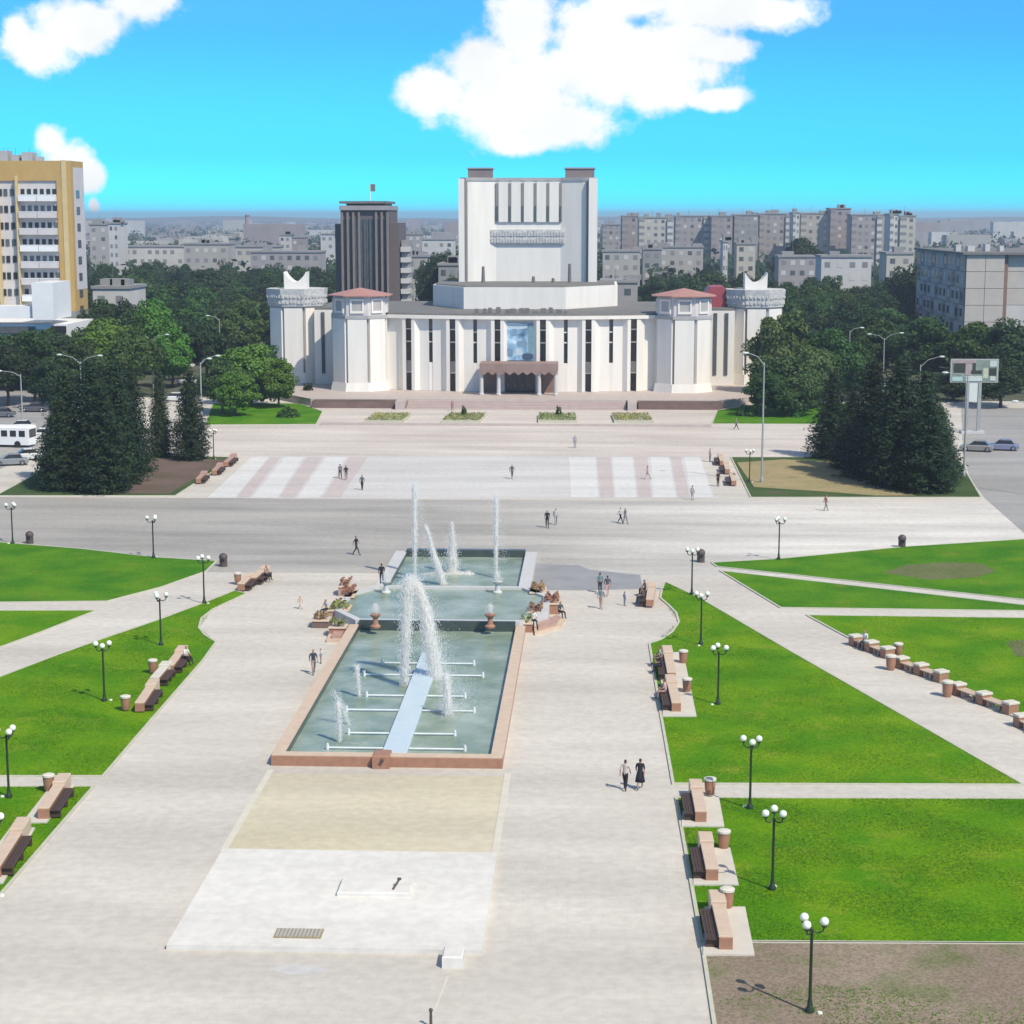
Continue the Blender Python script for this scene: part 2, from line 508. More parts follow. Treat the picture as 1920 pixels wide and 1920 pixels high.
def water_mat():
    m = bpy.data.materials.new('fountain_water')
    m.use_nodes = True
    nt = m.node_tree
    N, L = nt.nodes.new, nt.links.new
    b = nt.nodes['Principled BSDF']
    b.inputs['Roughness'].default_value = 0.22
    b.inputs['IOR'].default_value = 1.2
    tc = N('ShaderNodeTexCoord')
    n1 = N('ShaderNodeTexNoise')
    n1.inputs['Scale'].default_value = 0.35
    n1.inputs['Detail'].default_value = 5
    L(tc.outputs['Object'], n1.inputs['Vector'])
    rp = N('ShaderNodeValToRGB')
    rp.color_ramp.elements[0].position = 0.35
    rp.color_ramp.elements[0].color = (0.17, 0.235, 0.165, 1)
    rp.color_ramp.elements[1].position = 0.68
    rp.color_ramp.elements[1].color = (0.33, 0.39, 0.335, 1)
    L(n1.outputs[0], rp.inputs[0])
    L(rp.outputs[0], b.inputs['Base Color'])
    n2 = N('ShaderNodeTexNoise')
    n2.inputs['Scale'].default_value = 2.2
    n2.inputs['Detail'].default_value = 4
    L(tc.outputs['Object'], n2.inputs['Vector'])
    bp = N('ShaderNodeBump')
    bp.inputs['Strength'].default_value = 0.5
    bp.inputs['Distance'].default_value = 0.12
    L(n2.outputs[0], bp.inputs['Height'])
    L(bp.outputs[0], b.inputs['Normal'])
    return m


def spray_mat():
    m = bpy.data.materials.new('white_spray')
    m.use_nodes = True
    nt = m.node_tree
    N, L = nt.nodes.new, nt.links.new
    out = nt.nodes['Material Output']
    b = nt.nodes['Principled BSDF']
    b.inputs['Base Color'].default_value = (0.97, 0.95, 0.91, 1)
    b.inputs['Roughness'].default_value = 0.35
    tr = N('ShaderNodeBsdfTranslucent')
    tr.inputs[0].default_value = (0.97, 0.95, 0.91, 1)
    ms = N('ShaderNodeMixShader')
    ms.inputs[0].default_value = 0.5
    L(b.outputs[0], ms.inputs[1])
    L(tr.outputs[0], ms.inputs[2])
    tp = N('ShaderNodeBsdfTransparent')
    m2 = N('ShaderNodeMixShader')
    m2.inputs[0].default_value = 0.62
    L(tp.outputs[0], m2.inputs[1])
    L(ms.outputs[0], m2.inputs[2])
    L(m2.outputs[0], out.inputs[0])
    return m


def picture_mat(name, cols, scale, stretch=(1, 1, 1)):
    """A printed picture too blurred to read: soft patches of the given colours."""
    m = bpy.data.materials.new(name)
    m.use_nodes = True
    nt = m.node_tree
    N, L = nt.nodes.new, nt.links.new
    b = nt.nodes['Principled BSDF']
    b.inputs['Roughness'].default_value = 0.5
    tc = N('ShaderNodeTexCoord')
    mp = N('ShaderNodeMapping')
    mp.inputs['Scale'].default_value = stretch
    L(tc.outputs['Object'], mp.inputs[0])
    n = N('ShaderNodeTexNoise')
    n.inputs['Scale'].default_value = scale
    n.inputs['Detail'].default_value = 2.5
    L(mp.outputs[0], n.inputs['Vector'])
    rp = N('ShaderNodeValToRGB')
    els = rp.color_ramp.elements
    while len(els) < len(cols):
        els.new(0.5)
    for i, c in enumerate(cols):
        els[i].position = 0.3 + 0.4 * i / (len(cols) - 1)
        els[i].color = (*c, 1)
    L(n.outputs[0], rp.inputs[0])
    L(rp.outputs[0], b.inputs['Base Color'])
    return m


for nm_, c_ in (('rose', (.42, .33, .32)), ('dark', (.05, .055, .045)), ('green', (.24, .29, .24)), ('cream', (.52, .53, .38)), ('pale', (.58, .64, .58)), ('aqua', (.42, .60, .56)), ('teal', (.20, .34, .40)), ('mist', (.55, .68, .74)), ('slate', (.22, .34, .46)), ('navy', (.07, .11, .17))):
    MAT['print_' + nm_] = pm('poster_' + nm_, c_, tuple(x * .7 for x in c_), 1.5, 0.5)
MAT['water'] = water_mat()
MAT['spray'] = spray_mat()


def stream_mat():
    """Falling water: white, streaked along its run, half see-through."""
    m = spray_mat()
    m.name = 'streaked_water'
    nt = m.node_tree
    N, L = nt.nodes.new, nt.links.new
    mixes = [n for n in nt.nodes if n.type == 'MIX_SHADER']
    last = [n for n in mixes if n.outputs[0].links and n.outputs[0].links[0].to_node.type == 'OUTPUT_MATERIAL'][0]
    tc = N('ShaderNodeTexCoord')
    mp = N('ShaderNodeMapping')
    mp.inputs['Scale'].default_value = (9, 9, 1.6)
    L(tc.outputs['Object'], mp.inputs[0])
    n = N('ShaderNodeTexNoise')
    n.inputs['Scale'].default_value = 1.0
    n.inputs['Detail'].default_value = 6
    L(mp.outputs[0], n.inputs['Vector'])
    r = N('ShaderNodeMapRange')
    r.inputs['From Min'].default_value = 0.36
    r.inputs['From Max'].default_value = 0.62
    r.inputs['To Min'].default_value = 0.02
    r.inputs['To Max'].default_value = 0.8
    L(n.outputs[0], r.inputs['Value'])
    L(r.outputs[0], last.inputs[0])
    return m


MAT['stream'] = stream_mat()
MAT['banner'] = picture_mat('blue_banner_print', [(0.05, 0.10, 0.17), (0.17, 0.30, 0.42), (0.36, 0.55, 0.70), (0.66, 0.78, 0.85)], 0.62)
MAT['billboard'] = picture_mat('billboard_print', [(0.05, 0.06, 0.05), (0.20, 0.25, 0.20), (0.50, 0.40, 0.40), (0.55, 0.62, 0.50), (0.7, 0.8, 0.76)], 0.8)


# ------------------------------------------------------------------ mesh helpers
class MB:
    def __init__(self):
        self.v, self.f, self.m = [], [], []

    def add(self, vs, fs, mi=0):
        k = len(self.v)
        self.v += [tuple(p) for p in vs]
        for f in fs:
            self.f.append([i + k for i in f])
            self.m.append(mi)
        return self

    def box(self, x0, x1, y0, y1, z0, z1, mi=0):
        return self.add([(x0, y0, z0), (x1, y0, z0), (x1, y1, z0), (x0, y1, z0), (x0, y0, z1), (x1, y0, z1), (x1, y1, z1), (x0, y1, z1)],
                        [(3, 2, 1, 0), (4, 5, 6, 7), (0, 1, 5, 4), (1, 2, 6, 5), (2, 3, 7, 6), (3, 0, 4, 7)], mi)

    def bbox(self, x0, x1, y0, y1, z0, z1, b=0.03, mi=0):
        """box with chamfered vertical and top edges"""
        p0 = [(x0, y0), (x1, y0), (x1, y1), (x0, y1)]
        ring = lambda i: [(x0 + i, y0 + i), (x1 - i, y0 + i), (x1 - i, y1 - i), (x0 + i, y1 - i)]
        v = [(a, c, z0) for a, c in p0] + [(a, c, z1 - b) for a, c in p0] + [(a, c, z1) for a, c in ring(b)]
        f = [(3, 2, 1, 0), (8, 9, 10, 11)]
        for r in (0, 4):
            for i in range(4):
                j = (i + 1) % 4
                f.append((r + i, r + j, r + 4 + j, r + 4 + i))
        return self.add(v, f, mi)

    def prism(self, poly, z0, z1, mi=0, poly_top=None, bottom=True):
        n = len(poly)
        t = poly_top or poly
        v = [(p[0], p[1], z0) for p in poly] + [(p[0], p[1], z1) for p in t]
        f = [tuple(range(n, 2 * n))]
        if bottom:
            f.append(tuple(range(n - 1, -1, -1)))
        for i in range(n):
            j = (i + 1) % n
            f.append((i, j, n + j, n + i))
        return self.add(v, f, mi)

    def tube(self, p0, p1, r0, r1=None, n=8, mi=0, caps=True):
        r1 = r0 if r1 is None else r1
        p0, p1 = Vector(p0), Vector(p1)
        d = (p1 - p0).normalized()
        a = d.orthogonal().normalized()
        b = d.cross(a)
        v = []
        for p, r in ((p0, r0), (p1, r1)):
            for i in range(n):
                t = 2 * math.pi * i / n
                v.append(p + a * (r * math.cos(t)) + b * (r * math.sin(t)))
        f = [(i, (i + 1) % n, n + (i + 1) % n, n + i) for i in range(n)]
        if caps:
            f += [tuple(range(n - 1, -1, -1)), tuple(range(n, 2 * n))]
        return self.add(v, f, mi)

    def path(self, pts, rs, n=6, mi=0):
        for i in range(len(pts) - 1):
            self.tube(pts[i], pts[i + 1], rs[i], rs[i + 1], n, mi)
        return self

    def lathe(self, prof, c=(0, 0, 0), n=16, mi=0):
        v, f = [], []
        for r, z in prof:
            for i in range(n):
                t = 2 * math.pi * i / n
                v.append((c[0] + r * math.cos(t), c[1] + r * math.sin(t), c[2] + z))
        for k in range(len(prof) - 1):
            for i in range(n):
                j = (i + 1) % n
                f.append((k * n + i, k * n + j, k * n + n + j, k * n + n + i))
        return self.add(v, f, mi)

    def sphere(self, c, r, n=12, m=8, mi=0, sx=1, sy=1, sz=1):
        v, f = [], []
        for k in range(m + 1):
            ph = math.pi * k / m
            for i in range(n):
                t = 2 * math.pi * i / n
                v.append((c[0] + sx * r * math.sin(ph) * math.cos(t), c[1] + sy * r * math.sin(ph) * math.sin(t), c[2] - sz * r * math.cos(ph)))
        for k in range(m):
            for i in range(n):
                j = (i + 1) % n
                f.append((k * n + i, k * n + j, k * n + n + j, k * n + n + i))
        return self.add(v, f, mi)

    def mesh(self, name, mats, smooth=False):
        me = bpy.data.meshes.new(name)
        me.from_pydata(self.v, [], self.f)
        for m in (mats if isinstance(mats, (list, tuple)) else [mats]):
            me.materials.append(MAT[m] if isinstance(m, str) else m)
        if any(self.m):
            me.polygons.foreach_set('material_index', self.m)
        if smooth:
            me.polygons.foreach_set('use_smooth', [True] * len(me.polygons))
        me.update()
        return me

    def build(self, name, mats, parent=None, loc=None, smooth=False, rotz=0.0):
        o = bpy.data.objects.new(name, self.mesh(name, mats, smooth))
        COL.objects.link(o)
        if parent is not None:
            o.parent = parent
        if loc is not None:
            o.location = loc
        if rotz:
            o.rotation_euler = (0, 0, rotz)
        return o


def tag(o, label=None, cat=None, group=None, kind=None):
    if label:
        o['label'] = label
    if cat:
        o['category'] = cat
    if group:
        o['group'] = group
    if kind:
        o['kind'] = kind
    return o


def thing(name, label, cat, loc=(0, 0, 0), rotz=0.0, group=None):
    o = bpy.data.objects.new(name, None)
    o.empty_display_size = 0.3
    COL.objects.link(o)
    o.location = loc
    o.rotation_euler = (0, 0, rotz)
    return tag(o, label, cat, group)


def copy_tree(o, loc, rotz=0.0, scale=None, label=None, group=None):
    def rec(x, parent):
        c = x.copy()
        COL.objects.link(c)
        c.parent = parent
        for ch in x.children:
            rec(ch, c)
        return c
    c = rec(o, None)
    c.location = loc
    c.rotation_euler = (0, 0, rotz)
    if scale is not None:
        c.scale = scale
    if label:
        c['label'] = label
    if group:
        c['group'] = group
    return c


def drop(o):
    for ch in list(o.children):
        drop(ch)
    bpy.data.objects.remove(o)


def px_poly(pts, z=0.0):
    P = [at(x, y) for x, y in pts]
    P = [(p.x, p.y) for p in P]
    a = sum(P[i][0] * P[(i + 1) % len(P)][1] - P[(i + 1) % len(P)][0] * P[i][1] for i in range(len(P)))
    return P if a > 0 else P[::-1]


def offset(poly, d):
    n = len(poly)
    out = []
    for i in range(n):
        p0, p1, p2 = Vector(poly[i - 1]), Vector(poly[i]), Vector(poly[(i + 1) % n])
        e1, e2 = (p1 - p0).normalized(), (p2 - p1).normalized()
        n1, n2 = Vector((e1.y, -e1.x)), Vector((e2.y, -e2.x))
        k = n1 + n2
        den = max(0.35, 1 + n1.dot(n2))
        q = p1 + k * (d / den)
        out.append((q.x, q.y))
    return out


def sheet(name, poly, z, mat, parent=None, kind='structure', label=None):
    mb = MB()
    bm = bmesh.new()
    vs = [bm.verts.new((x, y, z)) for x, y in poly]
    bm.faces.new(vs)
    bmesh.ops.triangulate(bm, faces=bm.faces[:])
    me = bpy.data.meshes.new(name)
    bm.to_mesh(me)
    bm.free()
    me.materials.append(MAT[mat])
    o = bpy.data.objects.new(name, me)
    COL.objects.link(o)
    if parent:
        o.parent = parent
    elif kind:
        o['kind'] = kind
    if label:
        o['label'] = label
    return o


def bed(name, poly, mat, label=None, kerb='kerb', kw=0.16, z=0.055, kz=0.085):
    """A lawn or bed with its kerb standing round it."""
    o = sheet(name, poly, z, mat)
    if label:
        o['label'] = label
    if kerb:
        outer = offset(poly, kw)
        n = len(poly)
        mb = MB()
        v = [(x, y, 0.0) for x, y in outer] + [(x, y, kz) for x, y in outer] + [(x, y, kz) for x, y in poly] + [(x, y, 0.0) for x, y in poly]
        f = []
        for i in range(n):
            j = (i + 1) % n
            for r in range(3):
                f.append((r * n + i, r * n + j, (r + 1) * n + j, (r + 1) * n + i))
        mb.add(v, f)
        mb.build('kerb', kerb, o)
    return o


# ------------------------------------------------------------------ the ground
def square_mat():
    """Asphalt of the cross street: colour blends from darker left to paler right."""
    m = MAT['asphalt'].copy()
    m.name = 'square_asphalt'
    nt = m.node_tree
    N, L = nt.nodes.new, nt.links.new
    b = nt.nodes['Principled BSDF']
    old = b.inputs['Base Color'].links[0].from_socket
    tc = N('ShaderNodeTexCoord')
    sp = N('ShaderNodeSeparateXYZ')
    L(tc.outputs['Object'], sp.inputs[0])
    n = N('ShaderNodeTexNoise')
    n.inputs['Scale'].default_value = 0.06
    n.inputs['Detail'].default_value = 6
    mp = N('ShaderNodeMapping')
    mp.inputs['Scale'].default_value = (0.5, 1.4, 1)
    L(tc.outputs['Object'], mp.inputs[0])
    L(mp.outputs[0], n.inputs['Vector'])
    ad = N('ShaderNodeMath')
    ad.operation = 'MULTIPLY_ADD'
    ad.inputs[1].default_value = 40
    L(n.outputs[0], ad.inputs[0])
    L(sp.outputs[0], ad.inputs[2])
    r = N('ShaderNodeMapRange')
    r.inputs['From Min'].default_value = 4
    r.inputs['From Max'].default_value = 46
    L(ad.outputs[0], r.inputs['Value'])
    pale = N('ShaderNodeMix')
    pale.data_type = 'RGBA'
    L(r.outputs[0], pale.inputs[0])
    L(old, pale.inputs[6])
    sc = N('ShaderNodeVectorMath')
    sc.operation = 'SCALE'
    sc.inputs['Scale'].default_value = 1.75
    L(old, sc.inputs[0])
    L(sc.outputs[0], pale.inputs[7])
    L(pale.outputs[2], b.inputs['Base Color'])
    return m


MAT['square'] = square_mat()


def disc(r, n=64):
    return [(r * math.cos(2 * math.pi * i / n), r * math.sin(2 * math.pi * i / n) + 200) for i in range(n)]


sheet('ground', disc(9000), -0.06, 'ground')
sheet('pavement', [(-82, 20), (95, 20), (95, 300), (-82, 300)], 0.0, 'paving')
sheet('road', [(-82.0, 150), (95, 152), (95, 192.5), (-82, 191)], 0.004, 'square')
sheet('forecourt', [(-60, 224), (45, 224), (45, 290), (-60, 290)], 0.004, 'forecourt')
sheet('road', px_poly([(-500, 1010), (-200, 935), (0, 880), (66, 846), (100, 800), (150, 700), (60, 686), (-500, 700)]), 0.008, 'road')
sheet('road', px_poly([(1802, 765), (1806, 850), (1818, 895), (1846, 934), (1925, 1004), (2400, 1300), (2400, 765)]), 0.008, 'road')

plaza = sheet('striped_square', px_poly([(389, 934), (1340, 934), (1313, 856), (474, 856)]), 0.010, 'plaza_pale')
for a, b, c, d, k in [(389, 441, 472, 503, 0), (443, 467, 506, 527, 1), (472, 520, 535, 569, 0), (523, 553, 575, 606, 1), (558, 599, 612, 650, 0), (604, 638, 655, 690, 1),
                      (1071, 1122, 1067, 1116, 0), (1125, 1151, 1119, 1145, 1), (1154, 1194, 1148, 1185, 0), (1197, 1222, 1188, 1214, 1), (1225, 1268, 1220, 1254, 0),
                      (1271, 1294, 1257, 1277, 1), (1297, 1338, 1283, 1312, 0)]:
    sheet('stripe', px_poly([(a, 933), (b, 933), (d, 857), (c, 857)]), 0.014, 'stripe_pink' if k else 'stripe_white', plaza)

bed('lawn', px_poly([(-300, 1000), (0, 1018), (150, 1030), (290, 1046), (404, 1053), (385, 1072), (300, 1102), (200, 1128), (-300, 1133)]), 'lawn_far')
bed('lawn', px_poly([(-300, 1147), (178, 1146), (60, 1192), (0, 1214), (-300, 1326)]), 'lawn')
bed('lawn', px_poly([(-300, 1383), (0, 1271), (110, 1229), (200, 1197), (300, 1163), (380, 1133), (440, 1109), (460, 1114), (430, 1128), (398, 1143), (376, 1160), (371, 1178),
                     (382, 1192), (403, 1205), (378, 1240), (282, 1350), (191, 1456), (-300, 1456)]), 'lawn')
bed('lawn', px_poly([(-300, 1477), (172, 1477), (0, 1676), (-300, 2020)]), 'lawn')
bed('lawn', px_poly([(1336, 1056), (1460, 1049), (1700, 1026), (1920, 1012), (2250, 992), (2250, 1160), (1920, 1125), (1346, 1063)]), 'lawn_far')
bed('lawn', px_poly([(1353, 1072), (1640, 1104), (1920, 1136), (1958, 1140), (1958, 1147), (1920, 1146), (1465, 1140)]), 'lawn_far')
bed('lawn', px_poly([(1516, 1155), (1920, 1160), (2250, 1163), (2250, 1530), (1920, 1352), (1700, 1250), (1590, 1195)]), 'lawn')
bed('lawn', px_poly([(1248, 1093), (1310, 1122), (1480, 1222), (1700, 1348), (1915, 1472), (1265, 1470), (1243, 1348), (1220, 1208), (1240, 1201), (1262, 1187), (1275, 1168),
                     (1270, 1150), (1255, 1135), (1240, 1122), (1243, 1106)]), 'lawn')
bed('lawn', px_poly([(1271, 1498), (2250, 1501), (2250, 1771), (1410, 1766), (1319, 1766)]), 'lawn')
bed('earth_bed', px_poly([(1320, 1770), (2250, 1775), (2250, 2080), (1368, 2080)]), 'dirt')
sheet('worn_patch', px_poly([(1655, 1075), (1700, 1060), (1780, 1055), (1840, 1058), (1868, 1072), (1830, 1084), (1740, 1088)]), 0.0585, 'worn')
sheet('worn_patch', px_poly([(1885, 1205), (1960, 1195), (2050, 1215), (2010, 1240), (1905, 1232)]), 0.0585, 'worn')
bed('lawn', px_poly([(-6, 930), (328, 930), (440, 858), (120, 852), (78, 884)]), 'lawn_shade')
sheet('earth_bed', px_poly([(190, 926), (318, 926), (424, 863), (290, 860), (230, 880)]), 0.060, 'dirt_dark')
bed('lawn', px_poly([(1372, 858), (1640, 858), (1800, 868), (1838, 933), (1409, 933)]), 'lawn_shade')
sheet('dry_grass', px_poly([(1382, 868), (1470, 862), (1580, 868), (1640, 890), (1716, 930), (1640, 930), (1540, 922), (1414, 914)]), 0.060, 'lawn_dry')
bed('lawn', px_poly([(386, 797), (592, 796), (604, 772), (560, 757), (400, 757)]), 'lawn_far')
bed('lawn', px_poly([(1336, 795), (1346, 770), (1430, 757), (1640, 757), (1640, 796)]), 'lawn_far')

# raised edge of the theatre forecourt
ke = MB()
kA, kB = at(600, 798), at(1333, 799)
ke.box(kA.x, kB.x, 260.6, 261.4, 0.0, 0.32)
ke.build('forecourt_kerb', 'step', None)['kind'] = 'structure'

# foreground: yellowish court and the white slab before the fountain
sheet('yellow_court', [(-17.4, 82.2), (-4.75, 82.2), (-4.75, 94.6), (-17.4, 94.6)], 0.006, 'yellow_paving')
trim = MB()
for x in (-17.75, -4.75):
    trim.box(x, x + 0.34, 82.2, 95.2, 0.0, 0.03)
trim.build('court_edging', 'cream_trim')['kind'] = 'structure'
slab = MB()
slab.box(-17.55, -4.45, 70.5, 82.1, 0.0, 0.22)
so = slab.build('white_platform', 'white_slab')
so['kind'] = 'structure'
pbx = MB().bbox(-11.25, -8.0, 76.2, 78.0, 0.22, 0.42, 0.04)
tag(pbx.build('low_white_block', 'white_slab'), 'low white block lying on the white platform before the fountain', 'block')
kb = thing('valve_stand', 'small dark valve stem leaning on the low white block', 'valve', (-8.55, 76.9, 0.42))
MB().tube((-0.25, -0.3, 0.0), (0.0, 0.1, 0.34), 0.05, 0.05, 8).build('stem', 'bin', kb)
MB().lathe([(0.0, 0.41), (0.09, 0.39), (0.1, 0.35), (0.09, 0.31), (0.0, 0.29)], (0, 0.1, 0), 12).build('handwheel', 'bin', kb)
gr = thing('floor_grate', 'weathered metal grate let into the white platform near its front edge', 'grate', (-12.2, 71.9, 0.222))
MB().box(-1.05, 0.95, -0.5, 0.5, 0.0, 0.03).build('frame', 'lawn_dry', gr)
for i in range(12):
    MB().box(-0.98 + i * 0.16, -0.88 + i * 0.16, -0.42, 0.42, 0.031, 0.055).build('bar', 'grey_wall', gr)
blk = MB().bbox(-0.42, 0.42, -0.55, 0.55, 0.0, 0.5, 0.05)
q = at(850, 1806)
tag(blk.build('white_block', 'white_slab', None, (q.x, q.y, 0)), 'white block standing against the front edge of the white platform', 'block')
q2 = at(808, 1925)
pp = thing('short_post', 'short dark post at the bottom edge of the picture', 'post', (q2.x, q2.y, 0))
MB().tube((0, 0, 0), (0, 0, 0.62), 0.06, 0.05, 10).build('shaft', 'bin', pp)
MB().sphere((0, 0, 0.66), 0.08).build('knob', 'bin', pp)
sheet('joint_line', px_poly([(838, 1830), (842, 1830), (813, 1905), (809, 1905)]), 0.005, 'cream_trim')
sheet('pale_patch', px_poly([(508, 1816), (526, 1811), (552, 1808), (584, 1810), (606, 1814), (612, 1819), (598, 1825), (572, 1828), (540, 1828), (518, 1823)]), 0.005, 'plaza_pale')

# ------------------------------------------------------------------ the theatre
XC, TY, PZ = -12.3, 300.0, 1.2
th = thing('theatre', 'large white theatre with fluted curved front, tall stage tower and crowned side wings', 'theatre', (XC, TY, 0))
YF = lambda x: 5.0 * (x / 25.0) ** 2          # plan of the bowed front
ZT = 13.2


def wseg(z0, z1, x0, x1, y, name, mat, parent, depth=0.12):
    return MB().box(x0, x1, y, y + depth, z0, z1).build(name, mat, parent)


# back wall of the slots
core = MB()
xs = [-25 + i * 2.5 for i in range(21)]
pl = [(x, YF(x) + 0.75) for x in xs] + [(31, 12), (31, 46), (-31, 46), (-31, 12)]
core.prism(pl, PZ, ZT - 0.1)
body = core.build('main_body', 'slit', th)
# piers of the fluted front
wins = [(k * 3.75, abs(k) % 2 == 1) for k in (-5, -4, -3, -2, -1, 1, 2, 3, 4, 5)]
hw = lambda lg: 0.5 if lg else 0.32


def pier(x0, x1, rib0, rib1):
    """plan of one pier, a bold rib beside each long window"""
    pts = []
    y = lambda x: YF(x)
    if rib0:
        pts += [(x0, y(x0) - 0.95), (x0 + 0.55, y(x0 + 0.55) - 0.95), (x0 + 1.35, y(x0 + 1.35) - 0.1)]
    else:
        pts += [(x0, y(x0) - 0.1)]
    if rib1:
        pts += [(x1 - 1.35, y(x1 - 1.35) - 0.1), (x1 - 0.55, y(x1 - 0.55) - 0.95), (x1, y(x1) - 0.95)]
    else:
        pts += [(x1, y(x1) - 0.1)]
    pts += [(x1, y(x1) + 0.9), (x0, y(x0) + 0.9)]
    return MB().prism(pts, PZ, ZT)


edges = [(-25.0, None)] + wins + [(25.0, None)]
for i in range(len(edges) - 1):
    (xa, la), (xb, lb) = edges[i], edges[i + 1]
    if xa == -3.75 and xb == 3.75:
        pier(xa + 0.5, -2.3, True, False).build('pier', 'white_wall', th)
        pier(2.3, xb - 0.5, False, True).build('pier', 'white_wall', th)
        continue
    pier(xa + (hw(la) if la is not None else 0), xb - (hw(lb) if lb is not None else 0), bool(la), bool(lb)).build('pier', 'white_wall', th)
for x, lg in wins:
    h = hw(lg) - 0.04
    y = YF(x) + 0.38
    segs = [(1.5, 4.1), (6.1, 9.2), (9.45, 11.3)] if lg else [(6.0, 9.2), (9.45, 10.9)]
    if abs(x) < 4:
        segs = segs[1:]
    for z0, z1 in segs:
        w = wseg(z0, z1, x - h, x + h, y, 'window', 'glass', th, 0.2)
        MB().box(x - h, x + h, y - 0.12, y - 0.005, z1, z1 + 0.2).build('lintel', 'white_wall', w)
    if lg and abs(x) > 4:
        wseg(4.3, 6.1, x - h, x + h, y, 'spandrel', 'grey_wall', th, 0.2)
    if not lg:
        wseg(PZ, 5.9, x - 0.33, x + 0.33, YF(x) - 0.08, 'infill', 'white_wall', th, 0.8)
# cornice and roof
cor = MB()
cl = [(x, YF(x) - 1.1) for x in xs]
cor.prism(cl + [(25, 7), (-25, 7)], ZT + 0.003, ZT + 0.55)
cor.build('cornice', 'white_wall', th)
MB().prism([(x * 0.985, YF(x) - 0.6) for x in xs] + [(30.5, 8), (30.5, 45.5), (-30.5, 45.5), (-30.5, 8)], ZT + 0.56, ZT + 0.85).build('roof', 'roof_dark', th)
rr = random.Random(3)
for i in range(13):                       # clutter standing along the roof edge
    x = -7.5 + i * 1.2 + rr.uniform(-.3, .3)
    hh = rr.uniform(0.5, 1.1)
    MB().bbox(x, x + rr.uniform(.5, 1.0), 0.6, 1.4, ZT + 0.85, ZT + 0.85 + hh, 0.08).build('roof_vent', 'roof_dark', th)
# portal
MB().box(-6.4, 6.3, -6.2, -0.6, 5.0, 6.35).build('canopy', 'canopy', th)
for i in range(9):
    x0 = -6.4 + i * 12.7 / 9
    w = 12.7 / 9
    MB().add([(x0, -6.25, 5.0), (x0 + w, -6.25, 5.0), (x0 + w / 2, -6.25, 4.5), (x0, -5.9, 5.0), (x0 + w, -5.9, 5.0), (x0 + w / 2, -5.9, 4.5)],
             [(0, 2, 1), (3, 4, 5), (0, 3, 5, 2), (1, 2, 5, 4)]).build('valance_point', 'canopy', th)
for x in (-6.1, -3.3, 3.3, 6.0):
    MB().lathe([(0.42, 0), (0.42, 0.25), (0.33, 0.35), (0.3, 3.3), (0.45, 3.6), (0.45, 3.8)], (x, -5.6, PZ), 12).build('column', 'tile_pale', th, smooth=False)
MB().box(-6.2, -3.5, -0.9, -0.5, PZ, 4.99).build('side_panel', 'brown_wall', th)
MB().box(3.5, 6.2, -0.9, -0.5, PZ, 4.99).build('side_panel', 'brown_wall', th)
MB().box(-3.1, 3.1, -0.55, 0.3, PZ, 4.99).build('doorway', 'slit', th)
for i in range(5):
    d = MB().box(-2.95 + i * 1.2, -1.85 + i * 1.2, -0.72, -0.56, PZ + 0.05, 4.6).build('door', 'glass', th)
    MB().tube((-1.95 + i * 1.2, -0.8, 2.0), (-1.95 + i * 1.2, -0.8, 2.7), 0.04).build('handle', 'chrome', d)
bn = MB().box(-2.2, 2.2, -0.35, -0.25, 6.45, 12.6).build('banner', 'banner', th)
bn['label'] = 'tall blue picture banner above the entrance'
for k_, (xa, xb, za, zb_, mt) in enumerate([(1.25, 2.15, 6.9, 12.5, 'print_teal'), (-2.1, 1.2, 11.6, 12.5, 'print_mist'), (-1.7, -0.7, 10.4, 11.5, 'print_slate'), (-0.6, 1.2, 8.6, 9.7, 'print_slate'),
                                            (0.3, 2.15, 6.55, 7.6, 'print_navy'), (-2.1, -1.2, 7.0, 8.3, 'print_slate'), (-0.9, 0.4, 7.3, 8.4, 'print_mist')]):
    cx_, cz_ = (xa + xb) / 2, (za + zb_) / 2
    pts = [(cx_ + (xb - xa) / 2 * abs(math.cos(t)) ** .6 * (1 if math.cos(t) > 0 else -1), cz_ + (zb_ - za) / 2 * abs(math.sin(t)) ** .6 * (1 if math.sin(t) > 0 else -1)) for t in [math.pi * 2 * q_ / 20 for q_ in range(20)]]
    MB().add([(x, -0.354 - 0.003 * k_, z) for x, z in pts], [tuple(range(20))]).build('print_patch', mt, bn)
fr = MB()
for a in (-2.35, 2.2):
    fr.box(a, a + 0.15, -0.4, -0.2, 6.36, 12.75)
fr.box(-2.2, 2.2, -0.4, -0.2, 12.6, 12.75)
fr.build('frame', 'grey_wall', bn)
MB().box(-2.29, 2.29, -0.15, 0.6, 6.36, ZT).build('centre_panel', 'white_wall', th)


def octa(cx, cy, r, rot=22.5, n=8):
    return [(cx + r * math.cos(R(rot + 360 / n * i)), cy + r * math.sin(R(rot + 360 / n * i))) for i in range(n)]


